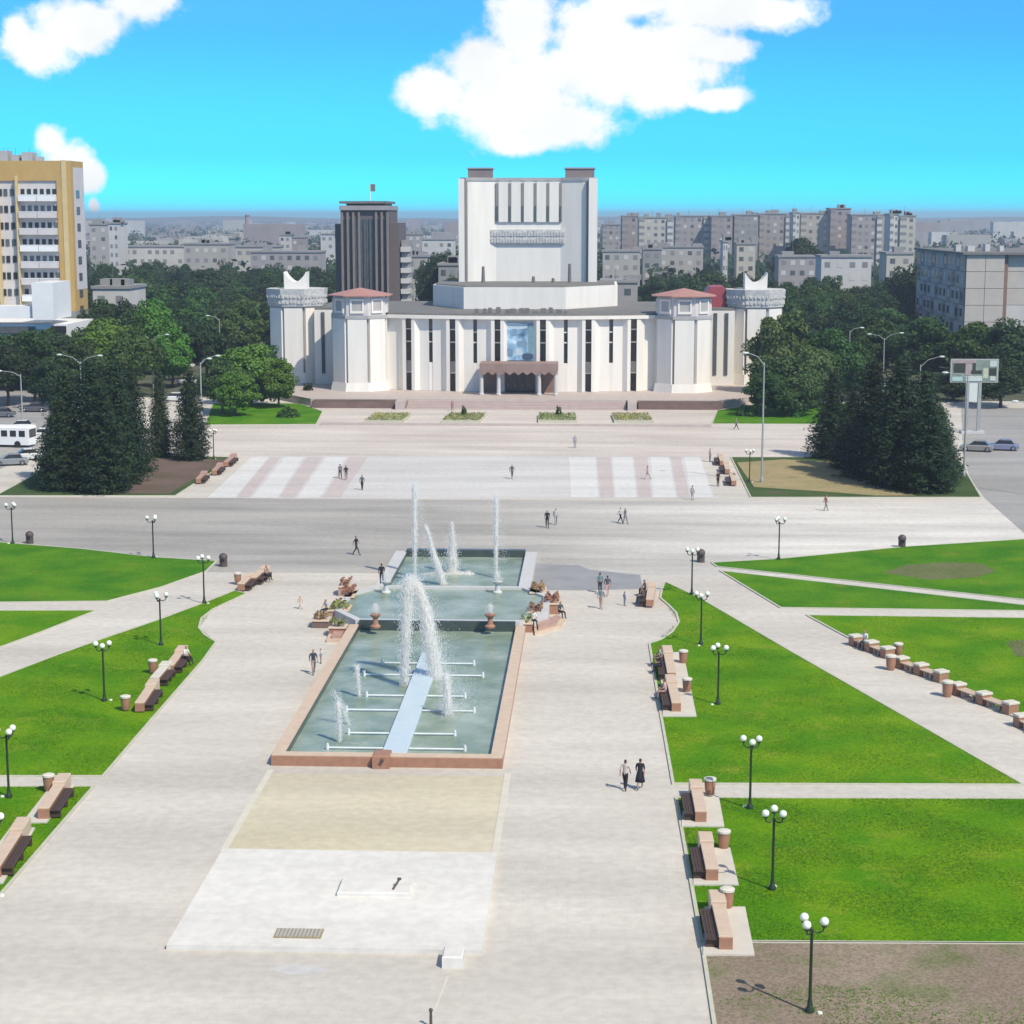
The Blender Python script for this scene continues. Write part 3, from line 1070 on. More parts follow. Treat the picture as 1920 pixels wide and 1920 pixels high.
def pavilion(cx, cy):
    r = 4.95
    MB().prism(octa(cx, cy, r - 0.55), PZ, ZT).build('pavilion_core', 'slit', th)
    V = octa(cx, cy, r)
    for i in range(8):
        a, b = Vector(V[i]), Vector(V[(i + 1) % 8])
        e = (b - a).normalized()
        nn = Vector((e.y, -e.x))
        a2, b2 = a + e * 0.3, b - e * 0.3
        m = nn * -0.7
        MB().prism([a2, b2, b2 + m, a2 + m], 2.6, ZT).build('pavilion_pier', 'white_wall', th)
    MB().prism(octa(cx, cy, r + 0.35), PZ - 0.05, 2.6, 0, octa(cx, cy, r + 0.02)).build('pavilion_plinth', 'white_wall', th)
    MB().prism(octa(cx, cy, r + 0.1), ZT + 0.003, ZT + 0.55).build('pavilion_cornice', 'grey_wall', th)
    MB().prism(octa(cx, cy, r - 0.25), ZT + 0.55, 16.9).build('lantern', 'balcony', th)
    V = octa(cx, cy, r - 0.2)
    for i in range(8):
        a, b = Vector(V[i]), Vector(V[(i + 1) % 8])
        e = (b - a).normalized()
        nn = Vector((e.y, -e.x))
        c = (a + b) / 2
        f = MB()
        for s0, s1, z0, z1 in ((-1.15, -0.85, 14.1, 16.5), (0.85, 1.15, 14.1, 16.5), (-0.85, 0.85, 14.1, 14.5), (-0.85, 0.85, 16.15, 16.5)):
            p, q = c + e * s0, c + e * s1
            f.prism([p + nn * 0.18, q + nn * 0.18, q - nn * 0.05, p - nn * 0.05][::-1], z0, z1)
        fo = f.build('lantern_frame', 'white_wall', th)
        p, q = c - e * 0.84, c + e * 0.84
        MB().prism([p + nn * 0.05, q + nn * 0.05, q - nn * 0.04, p - nn * 0.04][::-1], 14.52, 16.13).build('pane', 'grey_wall', fo)
    rf = MB()
    ro = octa(cx, cy, r + 0.75)
    rf.add([(x, y, 16.9) for x, y in ro] + [(x, y, 17.05) for x, y in ro] + [(cx, cy, 18.2)],
           [tuple(range(7, -1, -1))] + [(i, (i + 1) % 8, 8 + (i + 1) % 8, 8 + i) for i in range(8)] + [(8 + i, 8 + (i + 1) % 8, 16) for i in range(8)])
    rf.build('lantern_roof', 'roof_red', th)


for s in (-1, 1):
    pavilion(s * 27.0, 4.0)


def wing(cx, cy):
    r = 5.0
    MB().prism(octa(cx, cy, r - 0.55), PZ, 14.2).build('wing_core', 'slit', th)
    V = octa(cx, cy, r)
    for i in range(8):
        a, b = Vector(V[i]), Vector(V[(i + 1) % 8])
        e = (b - a).normalized()
        nn = Vector((e.y, -e.x))
        a2, b2 = a + e * 0.32, b - e * 0.32
        MB().prism([a2, b2, b2 - nn * 0.7, a2 - nn * 0.7], 3.0, 14.2).build('wing_pier', 'white_wall', th)
    MB().prism(octa(cx, cy, r + 0.3), 0.0, 3.0, 0, octa(cx, cy, r + 0.02)).build('wing_plinth', 'white_wall', th)
    MB().prism(octa(cx, cy, r - 0.1), 14.2, 14.5).build('wing_ledge', 'grey_wall', th)
    fz = MB().prism(octa(cx, cy, r + 0.15), 14.5, 17.5, 0, octa(cx, cy, r + 0.55)).build('frieze', 'frieze', th)
    # carved blocks of the frieze
    Vb, Vt = octa(cx, cy, r + 0.15), octa(cx, cy, r + 0.55)
    rg = random.Random(int(cx * 7))
    for i in range(8):
        for k in range(6):
            t = (k + 0.5) / 6
            for zz in (15.2, 16.2):
                g = (zz - 14.5) / 3
                p = (Vector(Vb[i]).lerp(Vector(Vb[(i + 1) % 8]), t)).lerp(Vector(Vt[i]).lerp(Vector(Vt[(i + 1) % 8]), t), g)
                w_ = rg.uniform(.12, .24)
                MB().bbox(p.x - w_, p.x + w_, p.y - 0.15, p.y + 0.15, zz - rg.uniform(.1, .3), zz + rg.uniform(.1, .45), 0.04).build('carving', 'frieze', fz)
    # the crown: a block hollowed between upright horns
    n = 9
    prof = [(-1.9, 17.5), (1.9, 17.5), (1.95, 20.4)] + [(1.6 - 3.2 * i / n, 20.0 - 1.35 * math.sin(math.pi * (i / n) * 0.9 + 0.157)) for i in range(n + 1)] + [(-1.95, 20.4)]
    k = len(prof)
    v = [(cx + x, cy - 2.2, z) for x, z in prof] + [(cx + x, cy + 1.6, z) for x, z in prof]
    f = [tuple(range(k)), tuple(range(2 * k - 1, k - 1, -1))] + [((i + 1) % k, i, k + i, k + (i + 1) % k) for i in range(k)]
    MB().add(v, f).build('crown', 'white_wall', th)


for s in (-1, 1):
    wing(s * 40.0, 18.5)
    x0, x1 = (31.4, 36.2) if s > 0 else (-36.2, -31.4)
    MB().box(x0, x1, 13.0, 45.0, PZ, 14.0).build('link_wall', 'white_wall', th)
    for xx in (x0 + 1.5, x0 + 3.4):
        MB().box(xx - 0.3, xx + 0.3, 12.85, 12.98, 3.0, 13.6).build('link_window', 'glass_grey', th)
    MB().box(x0 + 0.05, x1 - 0.05, 13.1, 45, 14.01, 14.4).build('link_roof', 'roof_dark', th)
rb = MB()
ang = [math.pi * i / 8 for i in range(9)]
pv = [(35.6, 14.42), (35.6, 16.7), (34.6, 17.9), (32.3, 17.9), (31.6, 16.9), (31.6, 14.42)]
kk = len(pv)
rb.add([(x, 17, z) for x, z in pv] + [(x, 26, z) for x, z in pv], [tuple(range(kk - 1, -1, -1)), tuple(range(kk, 2 * kk))] + [(i, (i + 1) % kk, kk + (i + 1) % kk, kk + i) for i in range(kk)])
rb.build('barrel_roof', 'roof_red2', th)

# drum below the tower
dr = [(-10.5, 16.0), (7.2, 16.0), (16.3, 28.0), (16.3, 46), (-16.9, 46), (-16.9, 28.0)]
MB().prism(dr, ZT + 0.86, 17.8).build('drum', 'white_wall', th)
MB().prism(offset(dr, -0.5), 17.8, 18.0).build('drum_roof', 'roof_dark', th)
# stage tower, front folded inwards
tw = [(-12.7, 39.6), (-11.6, 38.6), (-10.4, 38.9), (-6.2, 40.6), (5.8, 40.6), (10.0, 38.9), (11.2, 38.6), (12.3, 39.6), (12.3, 60), (-12.7, 60)]
tower = MB().prism(tw, 17.95, 36.4).build('stage_tower', 'white_wall', th)
for x0, x1 in ((-12.95, -11.9), (11.0, 12.6)):
    MB().box(x0, x1, 37.6, 38.55, 18.0, 36.8).build('corner_pier', 'white_wall', th)
for x in (-11.55, 10.75):
    MB().box(x - 0.2, x + 0.2, 38.3, 38.75, 18.0, 36.4).build('corner_recess', 'slit', th)
MB().prism(offset(tw, 0.15), 36.41, 37.0).build('tower_parapet', 'grey_wall', th)
for i in range(6):
    x = -6.0 + i * 2.35
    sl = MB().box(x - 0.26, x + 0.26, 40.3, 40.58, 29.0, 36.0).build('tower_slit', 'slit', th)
    MB().box(x - 0.2, x + 0.2, 40.2, 40.29, 29.0, 31.8).build('pane', 'glass_grey', sl)
    if i < 5:
        MB().box(x + 0.3, x + 2.05, 40.25, 40.59, 28.9, 36.2).build('tower_fin', 'white_wall', th)
rp = MB().box(-7.3, 6.6, 40.15, 40.55, 24.9, 27.5).build('relief_panel', 'frieze', th)
rg = random.Random(9)
for i in range(26):
    for k in range(2):
        x = -7.1 + i * 0.53
        MB().bbox(x, x + rg.uniform(.25, .45), 40.0, 40.14, 25.1 + k * 1.2, 25.6 + k * 1.2 + rg.uniform(.2, .6), 0.05).build('carving', 'frieze', rp)
for x0, x1 in ((-11.4, -7.0), (6.6, 12.0)):
    ph = MB().box(x0, x1, 40.5, 45.5, 37.01, 38.6).build('rooftop_room', 'tower_rib', th)
    MB().box(x0 - 0.2, x1 + 0.2, 40.3, 45.7, 38.6, 38.85).build('slab', 'tower_light', ph)
for x, h_ in ((-8.2, 2.9), (7.6, 3.4), (1.0, 1.1), (4.6, 0.8)):
    MB().tube((x, 34, 18.0), (x, 34, 18.0 + h_), 0.35, 0.25, 8).build('roof_stack', 'roof_dark', th)

# podium and steps
pod = thing('theatre_podium', 'low pale stone podium with broad pink steps in front of the theatre', 'podium', (XC, 0, 0))
MB().prism([(-33, 287.2), (33, 287.2), (46, 306), (46, 345), (-46, 345), (-46, 306)], 0.0, PZ - 0.02).build('terrace', 'step', pod)
for i in range(7):
    z1 = PZ - 0.02 - (i + 1) * 0.148
    MB().box(-17.3, 17.3, 287.2 - (i + 1) * 0.62, 287.2 - i * 0.62 - 0.003, 0.0, z1).build('step', 'step_pink' if i % 2 else 'step', pod)
for s in (-1, 1):
    MB().box(*sorted((s * 17.5, s * 18.9)), 282.3, 287.19, 0, PZ + 0.1).build('cheek_wall', 'step', pod)
    w = MB().box(*sorted((s * 19.2, s * 32.4)), 284.2, 287.1, 0.0, 1.05).build('planter_wall', 'planter_dark', pod)
    MB().box(*sorted((s * 19.3, s * 32.3)), 284.3, 287.0, 1.051, 1.1).build('soil', 'dirt_dark', w)


# ------------------------------------------------------------------ the fountain
FX, FY = -11.3, 96.0
fo = thing('fountain', 'long stepped fountain with pink granite rim and three water basins', 'fountain', (FX, FY, 0))
MB().bbox(-6.4, 6.4, 0.0, 0.7, 0.0, 0.58, 0.03).build('front_wall', 'red_granite', fo)
MB().box(-6.38, 6.38, 0.02, 0.68, 0.581, 0.63).build('coping', 'pink_top', fo)
for s in (-1, 1):
    MB().box(*sorted((s * 5.75, s * 6.4)), 0.701, 32.6, 0.0, 0.55).build('side_wall', 'pink_granite', fo)
    MB().box(*sorted((s * 5.73, s * 6.42)), 0.701, 32.6, 0.551, 0.61).build('coping', 'pink_top', fo)
    MB().box(*sorted((s * 5.70, s * 5.749)), 0.75, 32.5, 0.0, 0.5).build('inner_tiles', 'tile_dark', fo)
MB().box(-5.69, 5.69, 32.4, 32.64, 0.0, 0.95).build('inner_tiles', 'tile_dark', fo)
wat = MB()
gx, gy = 24, 70
sheet_v = [(-5.72 + 11.44 * i / gx, 0.69 + 31.8 * j / gy, 0.2 + 0.012 * math.sin(i * 1.7 + j * 0.9)) for j in range(gy + 1) for i in range(gx + 1)]
wat.add(sheet_v, [(j * (gx + 1) + i, j * (gx + 1) + i + 1, (j + 1) * (gx + 1) + i + 1, (j + 1) * (gx + 1) + i) for j in range(gy) for i in range(gx)])
wat.build('water', 'water', fo, smooth=True)
mid = [(-6.0, 32.66), (6.0, 32.66), (8.0, 36), (8.0, 42), (6.0, 45.4), (-6.0, 45.4), (-8.0, 42), (-8.0, 36)]
inn = offset(mid, -0.55)
ring = MB()
k = 8
ring.add([(x, y, 0) for x, y in mid] + [(x, y, 0.9) for x, y in mid] + [(x, y, 0.9) for x, y in inn] + [(x, y, 0.1) for x, y in inn],
         [(r * k + i, r * k + (i + 1) % k, (r + 1) * k + (i + 1) % k, (r + 1) * k + i) for r in range(3) for i in range(k)])
ring.build('basin_wall', 'tile_pale', fo)
MB().prism(offset(mid, -0.54), 0.08, 0.72).build('water', 'water', fo)
for s in (-1, 1):
    MB().box(*sorted((s * 5.3, s * 6.3)), 45.45, 62.6, 0.0, 0.5).build('side_wall', 'tile_pale', fo)
    MB().box(*sorted((s * 5.25, s * 5.299)), 45.5, 62.0, 0.0, 0.45).build('inner_tiles', 'tile_dark', fo)
MB().box(-5.29, 5.29, 61.9, 62.6, 0.0, 0.75).build('back_wall', 'tile_dark', fo)
MB().box(-5.28, 5.28, 45.42, 61.88, 0.02, 0.12).build('water', 'water', fo)
MB().bbox(-0.45, 0.95, 1.4, 25.0, 0.05, 0.42, 0.04).build('channel', 'channel', fo)
sp = MB().bbox(-0.75, 0.2, -0.35, 0.9, 0.0, 0.75, 0.06).build('spout_block', 'red_granite', fo)
MB().tube((-0.2, -0.3, 0.5), (-0.2, -0.5, 0.48), 0.1, 0.1, 10).build('spout', 'bin', sp)
for j, y in enumerate((2.6, 5.6, 10.6, 14.0, 19.2, 22.4)):
    for s in (-1, 1):
        x1 = 0.25 + s * (3.9 if j % 2 == 0 else 3.1)
        pi = MB().tube((0.25 + s * 0.72, y, 0.3), (x1, y, 0.3), 0.06, 0.06, 8).build('pipe', 'pipe', fo)
        MB().tube((x1, y, 0.2), (x1, y, 0.55), 0.10, 0.07, 8).build('nozzle', 'pipe', pi)
def jet(curve, n, r0, r1, size=0.05, seed=1, stretch=2.6):
    """A plume of drops along a curve: curve is a list of points, spread grows from r0 to r1."""
    g = np.random.default_rng(seed)
    P = np.array(curve, float)
    seg = np.linalg.norm(np.diff(P, axis=0), axis=1)
    cum = np.concatenate([[0], np.cumsum(seg)]) / seg.sum()
    mb = MB()
    n = int(n * 3.6)
    size *= 0.36
    t = g.random(n)
    for ti in t:
        c = np.array([np.interp(ti, cum, P[:, q]) for q in range(3)])
        r = r0 + (r1 - r0) * ti
        o = g.normal(0, 1, 3) * r * (0.42 if g.random() < 0.8 else 0.7)
        o[2] *= 0.8
        c = c + o
        if c[2] < 0.16:
            continue
        s = size * g.uniform(0.5, 1.5)
        h = s * stretch
        mb.add([(c[0] + s, c[1] - s * .6, c[2]), (c[0], c[1] + s, c[2]), (c[0] - s, c[1] - s * .6, c[2]), (c[0], c[1], c[2] + h), (c[0], c[1], c[2] - h)],
               [(0, 1, 3), (1, 2, 3), (2, 0, 3), (1, 0, 4), (2, 1, 4), (0, 2, 4)])
    return mb


for px, py in ((724, 1112), (933, 1112), (704, 1176), (919, 1176)):
    p = at(px, py, 0.72) - Vector((FX, FY, 0))
    pd = MB().lathe([(0.36, 0.0), (0.38, 0.12), (0.22, 0.25), (0.18, 0.6), (0.2, 0.72), (0.38, 0.88), (0.42, 0.98), (0.36, 1.0), (0.2, 0.95), (0.0, 0.94)], (p.x, p.y, 0.7), 14)
    pe = pd.build('bowl_pedestal', 'red_granite' if py > 1150 else 'tile_pale', fo)
    jet([(p.x, p.y, 1.75), (p.x, p.y, 2.15), (p.x + .05, p.y, 2.4)], 130, 0.42, 0.16, 0.04, seed=int(px)).build('spray_dome', 'spray', pe)['kind'] = 'stuff'


def L(px, py, Y):
    p = on_y(px, py, Y)
    return (p.x - FX, p.y - FY, p.z)


def plume(pts, Y, n, r0, r1, size, **k):
    P = [Vector(L(x, y, Y)) for x, y in pts]
    jo = jet(P, n, r0, r1, size, **k).build('water_jet', 'spray', fo)
    jo['kind'] = 'stuff'
    # veils of running water: nested sleeves along the same curve
    tot = sum((P[i + 1] - P[i]).length for i in range(len(P) - 1))
    for kf in ((0.35, 0.75, 1.15) if n >= 400 else ()):
        mb = MB()
        rows, m = [], 14
        for i in range(m + 1):
            t = i / m
            d = t * tot
            for q in range(len(P) - 1):
                sl_ = (P[q + 1] - P[q]).length
                if d <= sl_ or q == len(P) - 2:
                    c = P[q].lerp(P[q + 1], min(1, d / sl_))
                    break
                d -= sl_
            r = (r0 + (r1 - r0) * t) * kf * 0.62 * (1 + 0.12 * math.sin(9 * t + kf * 20)) * (0.35 if i in (0, m) else 1)
            ax = Vector((1, 0, 0))
            dirv = (P[-1] - P[0]).normalized()
            a1 = dirv.cross(Vector((0, 1, 0))).normalized()
            a2 = dirv.cross(a1)
            rows.append([c + a1 * (r * math.cos(2 * math.pi * u / 10)) + a2 * (r * math.sin(2 * math.pi * u / 10)) for u in range(10)])
        v = [p for row in rows for p in row]
        mb.add(v, [(i * 10 + u, i * 10 + (u + 1) % 10, i * 10 + 10 + (u + 1) % 10, i * 10 + 10 + u) for i in range(m) for u in range(10)])
        mb.build('water_veil', 'stream', jo, smooth=True)


Yb = at(778, 1085).y
plume([(778, 1085), (778, 1000), (777, 905)], Yb, 1100, 0.16, 0.34, 0.045, seed=1)
plume([(777, 905), (790, 960), (800, 1080)], Yb, 260, 0.3, 0.7, 0.035, seed=2)
plume([(836, 1110), (816, 1050), (798, 985)], Yb - 3, 1100, 0.55, 0.18, 0.05, seed=3)
plume([(848, 1090), (848, 1040), (847, 980)], Yb + 2, 1900, 0.75, 0.12, 0.055, seed=4)
plume([(930, 1090), (930, 1010), (930, 930)], Yb, 900, 0.16, 0.30, 0.045, seed=5)
plume([(930, 930), (938, 970), (946, 1070)], Yb, 160, 0.3, 0.6, 0.03, seed=6)
Ya = at(762, 1292).y
plume([(758, 1292), (760, 1200), (763, 1120), (768, 1085)], Ya, 3000, 0.26, 0.52, 0.05, seed=7)
plume([(768, 1082), (782, 1095), (796, 1140), (806, 1200), (818, 1268), (826, 1300)], Ya + 2, 3000, 0.42, 0.85, 0.05, seed=8)
plume([(800, 1130), (822, 1210), (846, 1300), (850, 1350)], Ya - 2, 390, 0.6, 1.6, 0.034, seed=9)
plume([(820, 1330), (845, 1334), (870, 1330)], Ya - 6, 390, 0.8, 0.7, 0.05, seed=10, stretch=1.2)
plume([(835, 1275), (862, 1300), (892, 1335)], Ya - 5, 390, 1.2, 1.7, 0.026, seed=21)
plume([(835, 1330), (855, 1345), (880, 1352)], Ya - 9, 330, 1.3, 1.2, 0.03, seed=22, stretch=0.8)
plume([(840, 1345), (838, 1290), (836, 1262)], Ya - 7, 600, 0.4, 0.3, 0.045, seed=11)
plume([(673, 1310), (671, 1280), (669, 1248)], at(673, 1312).y, 420, 0.12, 0.22, 0.04, seed=12)
plume([(637, 1394), (636, 1360), (634, 1316)], at(637, 1398).y, 420, 0.12, 0.22, 0.04, seed=13)
plume([(655, 1360), (645, 1330), (625, 1296)], at(655, 1365).y, 260, 0.12, 0.3, 0.035, seed=14)
plume([(780, 1150), (830, 1165), (880, 1160)], FY + 38, 900, 0.6, 0.6, 0.05, seed=15, stretch=1.0)
plume([(760, 1085), (850, 1080), (890, 1078)], FY + 54, 900, 0.5, 0.6, 0.05, seed=16, stretch=1.0)
plume([(690, 1396), (640, 1398), (620, 1398)], at(640, 1400).y, 240, 0.2, 0.2, 0.05, seed=17, stretch=0.7)
plume([(670, 1312), (690, 1313), (720, 1313)], at(673, 1314).y, 240, 0.2, 0.2, 0.05, seed=18, stretch=0.7)
sheet('wet_patch', px_poly([(1000, 1057), (1085, 1060), (1105, 1068), (1200, 1078), (1206, 1104), (1090, 1107), (1000, 1106)]), 0.0065, 'wet')


# ------------------------------------------------------------------ trees and plants
def mesh_np(name, V, F, mats, mi=None):
    me = bpy.data.meshes.new(name)
    me.vertices.add(len(V))
    me.vertices.foreach_set('co', V.astype(np.float32).ravel())
    n = len(F)
    w = F.shape[1]
    me.loops.add(n * w)
    me.loops.foreach_set('vertex_index', F.astype(np.int32).ravel())
    me.polygons.add(n)
    me.polygons.foreach_set('loop_start', np.arange(0, n * w, w, dtype=np.int32))
    for m in mats:
        me.materials.append(MAT[m])
    me.update(calc_edges=True)
    me.validate()
    return me


def leaves(C, size, g, updir=None, flat=0.5, slim=(0.5, 0.9)):
    """quads centred on C, tilted at random, leaning to face up/outwards"""
    n = len(C)
    nrm = g.normal(0, 1, (n, 3))
    if updir is not None:
        nrm = nrm * (1 - flat) + updir * flat * 1.6
    nrm /= np.linalg.norm(nrm, axis=1)[:, None] + 1e-9
    a = np.cross(nrm, g.normal(0, 1, (n, 3)))
    a /= np.linalg.norm(a, axis=1)[:, None] + 1e-9
    b = np.cross(nrm, a)
    s = size * g.uniform(0.55, 1.35, (n, 1))
    t = s * g.uniform(*slim, (n, 1))
    V = np.stack([C - a * s, C - b * t, C + a * s, C + b * t], 1).reshape(-1, 3)
    return V, np.arange(4 * n).reshape(n, 4)


def broadleaf(seed, h, rx, base=0.28, clumps=46, per=75, size=0.34, shape=1.0):
    """crown mesh + trunk builder for a tree h tall"""
    g = np.random.default_rng(seed)
    cz = h * (base + (1 - base) / 2)
    rz = h * (1 - base) / 2
    cs = []
    while len(cs) < clumps:
        d = g.normal(0, 1, 3)
        d /= np.linalg.norm(d)
        rr_ = g.uniform(0.35, 1.0) ** 0.6
        p = d * rr_
        # broader low down
        wdt = 1.0 - 0.32 * shape * max(0.0, p[2])
        az = math.atan2(p[1], p[0])
        wdt *= 1.0 + 0.22 * math.sin(2 * az + seed) + 0.14 * math.sin(3 * az + 2.1 * seed + 3 * p[2])
        cs.append((p[0] * rx * 0.82 * wdt, p[1] * rx * 0.82 * wdt, cz + p[2] * rz * 0.86 * (1 + 0.12 * math.sin(az * 2 + seed * 1.7))))
    cs = np.array(cs)
    C, U = [], []
    for c in cs:
        n = int(per * g.uniform(0.6, 1.4))
        cr = rx * g.uniform(0.20, 0.36)
        q = g.normal(0, 1, (n, 3))
        q /= np.linalg.norm(q, axis=1)[:, None]
        q *= (g.uniform(0.35, 1.0, (n, 1)) ** 0.5)
        q[:, 2] *= 0.75
        C.append(c + q * cr)
        out = q + (c - np.array([0, 0, cz])) / rx * 0.7 + np.array([0, 0, 0.35])
        U.append(out / (np.linalg.norm(out, axis=1)[:, None] + 1e-9))
    C, U = np.concatenate(C), np.concatenate(U)
    C[:, 2] = np.maximum(C[:, 2], 0.6)
    V, F = leaves(C, size, g, U)
    tr = MB()
    r0 = 0.035 * h * 0.6
    tr.path([(0, 0, 0), (0.1, 0.05, h * 0.2), (0.0, 0.15, h * 0.45), (0.1, 0, h * 0.75)], [r0 * 1.2, r0 * 0.9, r0 * 0.6, r0 * 0.2], 8)
    for i in range(7):
        c = cs[i * 3]
        z0 = h * (0.2 + 0.06 * i)
        tr.path([(0, 0.1, z0), tuple(np.array([c[0] * .5, c[1] * .5, (z0 + c[2]) / 2 + .2])), tuple(c)], [r0 * 0.5, r0 * 0.33, r0 * 0.12], 5)
    return V, F, tr


def spruce(seed, h, r, dens=1.0):
    g = np.random.default_rng(seed)
    C, U, S = [], [], []
    z = 0.25
    while z < h - 0.3:
        k = 1 - z / h
        L_ = r * (k ** 0.66) * (0.72 + 0.28 * min(1, z / 1.5)) * g.uniform(0.85, 1.12) + 0.15
        nb = int((7 + 6 * k) * dens)
        a0 = g.uniform(0, 6.28)
        for b in range(nb):
            a = a0 + 6.283 * b / nb + g.normal(0, 0.18)
            Lb = L_ * g.uniform(0.72, 1.12)
            m = max(4, int(Lb * 6.5 * dens))
            t = (np.arange(m) + g.random(m)) / m
            rad = t * Lb
            x = np.cos(a) * rad + g.normal(0, 0.16, m) * (0.4 + t)
            y = np.sin(a) * rad + g.normal(0, 0.16, m) * (0.4 + t)
            zz = z + 0.12 * rad - 0.10 * rad ** 1.5 + g.normal(0, 0.13, m)
            C.append(np.stack([x, y, np.maximum(zz, 0.1)], 1))
            u = np.stack([np.cos(a) * np.ones(m) * .5, np.sin(a) * np.ones(m) * .5, np.ones(m) * .8], 1)
            U.append(u)
        z += 0.36 + 0.1 * g.random()
    C, U = np.concatenate(C), np.concatenate(U)
    C = np.concatenate([C, C + g.normal(0, 0.14, C.shape)])
    U = np.concatenate([U, U])
    V, F = leaves(C, 0.21, g, U, 0.5, (0.22, 0.42))
    tr = MB().tube((0, 0, 0), (0, 0, h * 0.97), 0.02 * h, 0.02, 8)
    # leader shoot
    return V, F, tr


def tree_proto(name, data, leaf, label='x', cat='tree'):
    V, F, tr = data
    o = thing(name, label, cat)
    me = mesh_np('crown', V, F, [leaf])
    c = bpy.data.objects.new('crown', me)
    COL.objects.link(c)
    c.parent = o
    tr.build('trunk', 'bark', o, smooth=True)
    return o


PROTO = {}
for leaf in ('dark', 'mid', 'bright', 'olive'):
    for i in range(3 if leaf in ('dark', 'mid') else 2):
        sd = {'dark': 20, 'mid': 40, 'bright': 60, 'olive': 80}[leaf] + i
        PROTO[leaf, i] = tree_proto('broadleaf_tree', broadleaf(sd, 10.0, 3.9 + 0.5 * (i % 2), 0.04 if leaf in ('bright', 'olive') else 0.10 + 0.05 * i, 84, 165, 0.215, 0.8 + 0.3 * i), 'leaf_' + leaf)
NV = {'dark': 3, 'mid': 3, 'bright': 2, 'olive': 2}
for i in range(3):
    PROTO['spruce', i] = tree_proto('spruce_tree', spruce(100 + i, 14.0, 3.3, 1.6), 'needles')
tn = [0]


def tree(kind, px, py_top, Y, w_px, label, group=None, i=None):
    """a tree standing at distance Y whose top shows at (px, py_top) and crown spans w_px"""
    p = on_y(px, py_top, Y)
    h = p.z
    if h < 2:
        h = 2
    tn[0] += 1
    i = tn[0] % NV.get(kind, 3) if i is None else i
    pr = PROTO[kind, i]
    h0 = 14.0 if kind == 'spruce' else 10.0
    r0 = 3.3 if kind == 'spruce' else 3.9 + 0.5 * (i % 2)
    wx = w_px * Y / F_PX / 2 / r0 * (1.22 if kind == 'spruce' else 1.12)
    return copy_tree(pr, (p.x, Y, -0.03), random.uniform(0, 6.28), (wx, wx, h / h0), label, group)


# spruces standing on the beds beside the square
for px, pt, py, w, lb in [(118, 690, 905, 105, 'dark spruce at the left edge of the big clump beside the parked bus'),
                          (165, 668, 914, 110, 'tallest dark spruce in the middle of the left hand clump'),
                          (212, 672, 905, 105, 'dark spruce at the right side of the left hand clump'),
                          (240, 690, 885, 90, 'dark spruce behind the right side of the left hand clump'),
                          (110, 745, 918, 95, 'low dark spruce at the front left of the left hand clump'),
                          (185, 715, 922, 110, 'front dark spruce of the left hand clump by the road'),
                          (296, 690, 856, 50, 'slim spruce between the left hand clump and the single small spruce'),
                          (354, 692, 862, 72, 'single small spruce on the dark earth bed left of the striped square'),
                          (1562, 692, 858, 85, 'small spruce left of the big clump on the dry grass'),
                          (1640, 672, 895, 120, 'tall dark spruce at the left side of the right hand clump'),
                          (1690, 666, 912, 125, 'tallest dark spruce in the middle of the right hand clump'),
                          (1735, 690, 905, 115, 'dark spruce at the right side of the right hand clump near the billboard'),
                          (1650, 735, 890, 105, 'low dark spruce at the front left of the right hand clump'),
                          (1742, 740, 922, 110, 'front dark spruce of the right hand clump beside the side road'),
                          (1600, 730, 878, 80, 'low spruce joining the small right hand spruce to the big clump'),
                          (1765, 760, 900, 80, 'lowest spruce at the right end of the right hand clump')]:
    tree('spruce', px, pt, at(px, py).y, w, lb, 'spruces beside the square')

# broadleaf trees round the theatre lawns
for kind, px, pt, Y, w, lb in [
        ('bright', 468, 640, 288, 120, 'bright green rounded tree left of the theatre on the front lawn'),
        ('bright', 520, 668, 284, 70, 'small bright green tree touching the theatre left wing'),
        ('mid', 415, 668, 276, 90, 'mid green tree behind the tall lamp on the left lawn'),
        ('bright', 205, 588, 318, 120, 'bright green tree behind the left hand spruces'),
        ('bright', 285, 556, 345, 120, 'tall bright green tree left of the dark wood'),
        ('bright', 320, 610, 318, 80, 'bright green tree beside the dark gap in the left wood'),
        ('mid', 250, 610, 300, 100, 'mid green tree between the two bright ones on the left'),
        ('mid', 150, 628, 296, 100, 'mid green tree below the ochre building'),
        ('mid', 60, 615, 292, 110, 'mid green tree in front of the white podium block'),
        ('dark', 10, 640, 285, 100, 'dark green tree at the left edge of the picture'),
        ('dark', 95, 670, 280, 90, 'dark green tree over the parked cars on the left street'),
        ('mid', 455, 560, 380, 90, 'grey green tree rising in the dark wood near the tall lamp'),
        ('olive', 1470, 655, 282, 140, 'broad olive green tree right of the theatre on the front lawn'),
        ('olive', 1465, 570, 300, 110, 'tall olive tree against the theatre right wing'),
        ('mid', 1560, 610, 298, 110, 'mid green tree right of the olive tree by the theatre'),
        ('olive', 1530, 640, 290, 80, 'thin brownish tree between the olive tree and the spruces'),
        ('mid', 1440, 690, 275, 80, 'low dark tree at the foot of the right wing'),
        ('mid', 1740, 590, 330, 130, 'mid green tree behind the right hand spruces'),
        ('mid', 1830, 600, 320, 130, 'mid green tree behind the billboard'),
        ('dark', 1900, 590, 315, 130, 'dark green tree at the right edge of the picture'),
        ('dark', 1880, 665, 290, 110, 'dark tree to the right of the billboard'),
        ('mid', 1640, 590, 335, 120, 'mid green tree below the white flat roofed house'),
        ('dark', 1790, 690, 300, 90, 'dark tree just left of the billboard')]:
    tree(kind, px, pt, Y, w, lb)
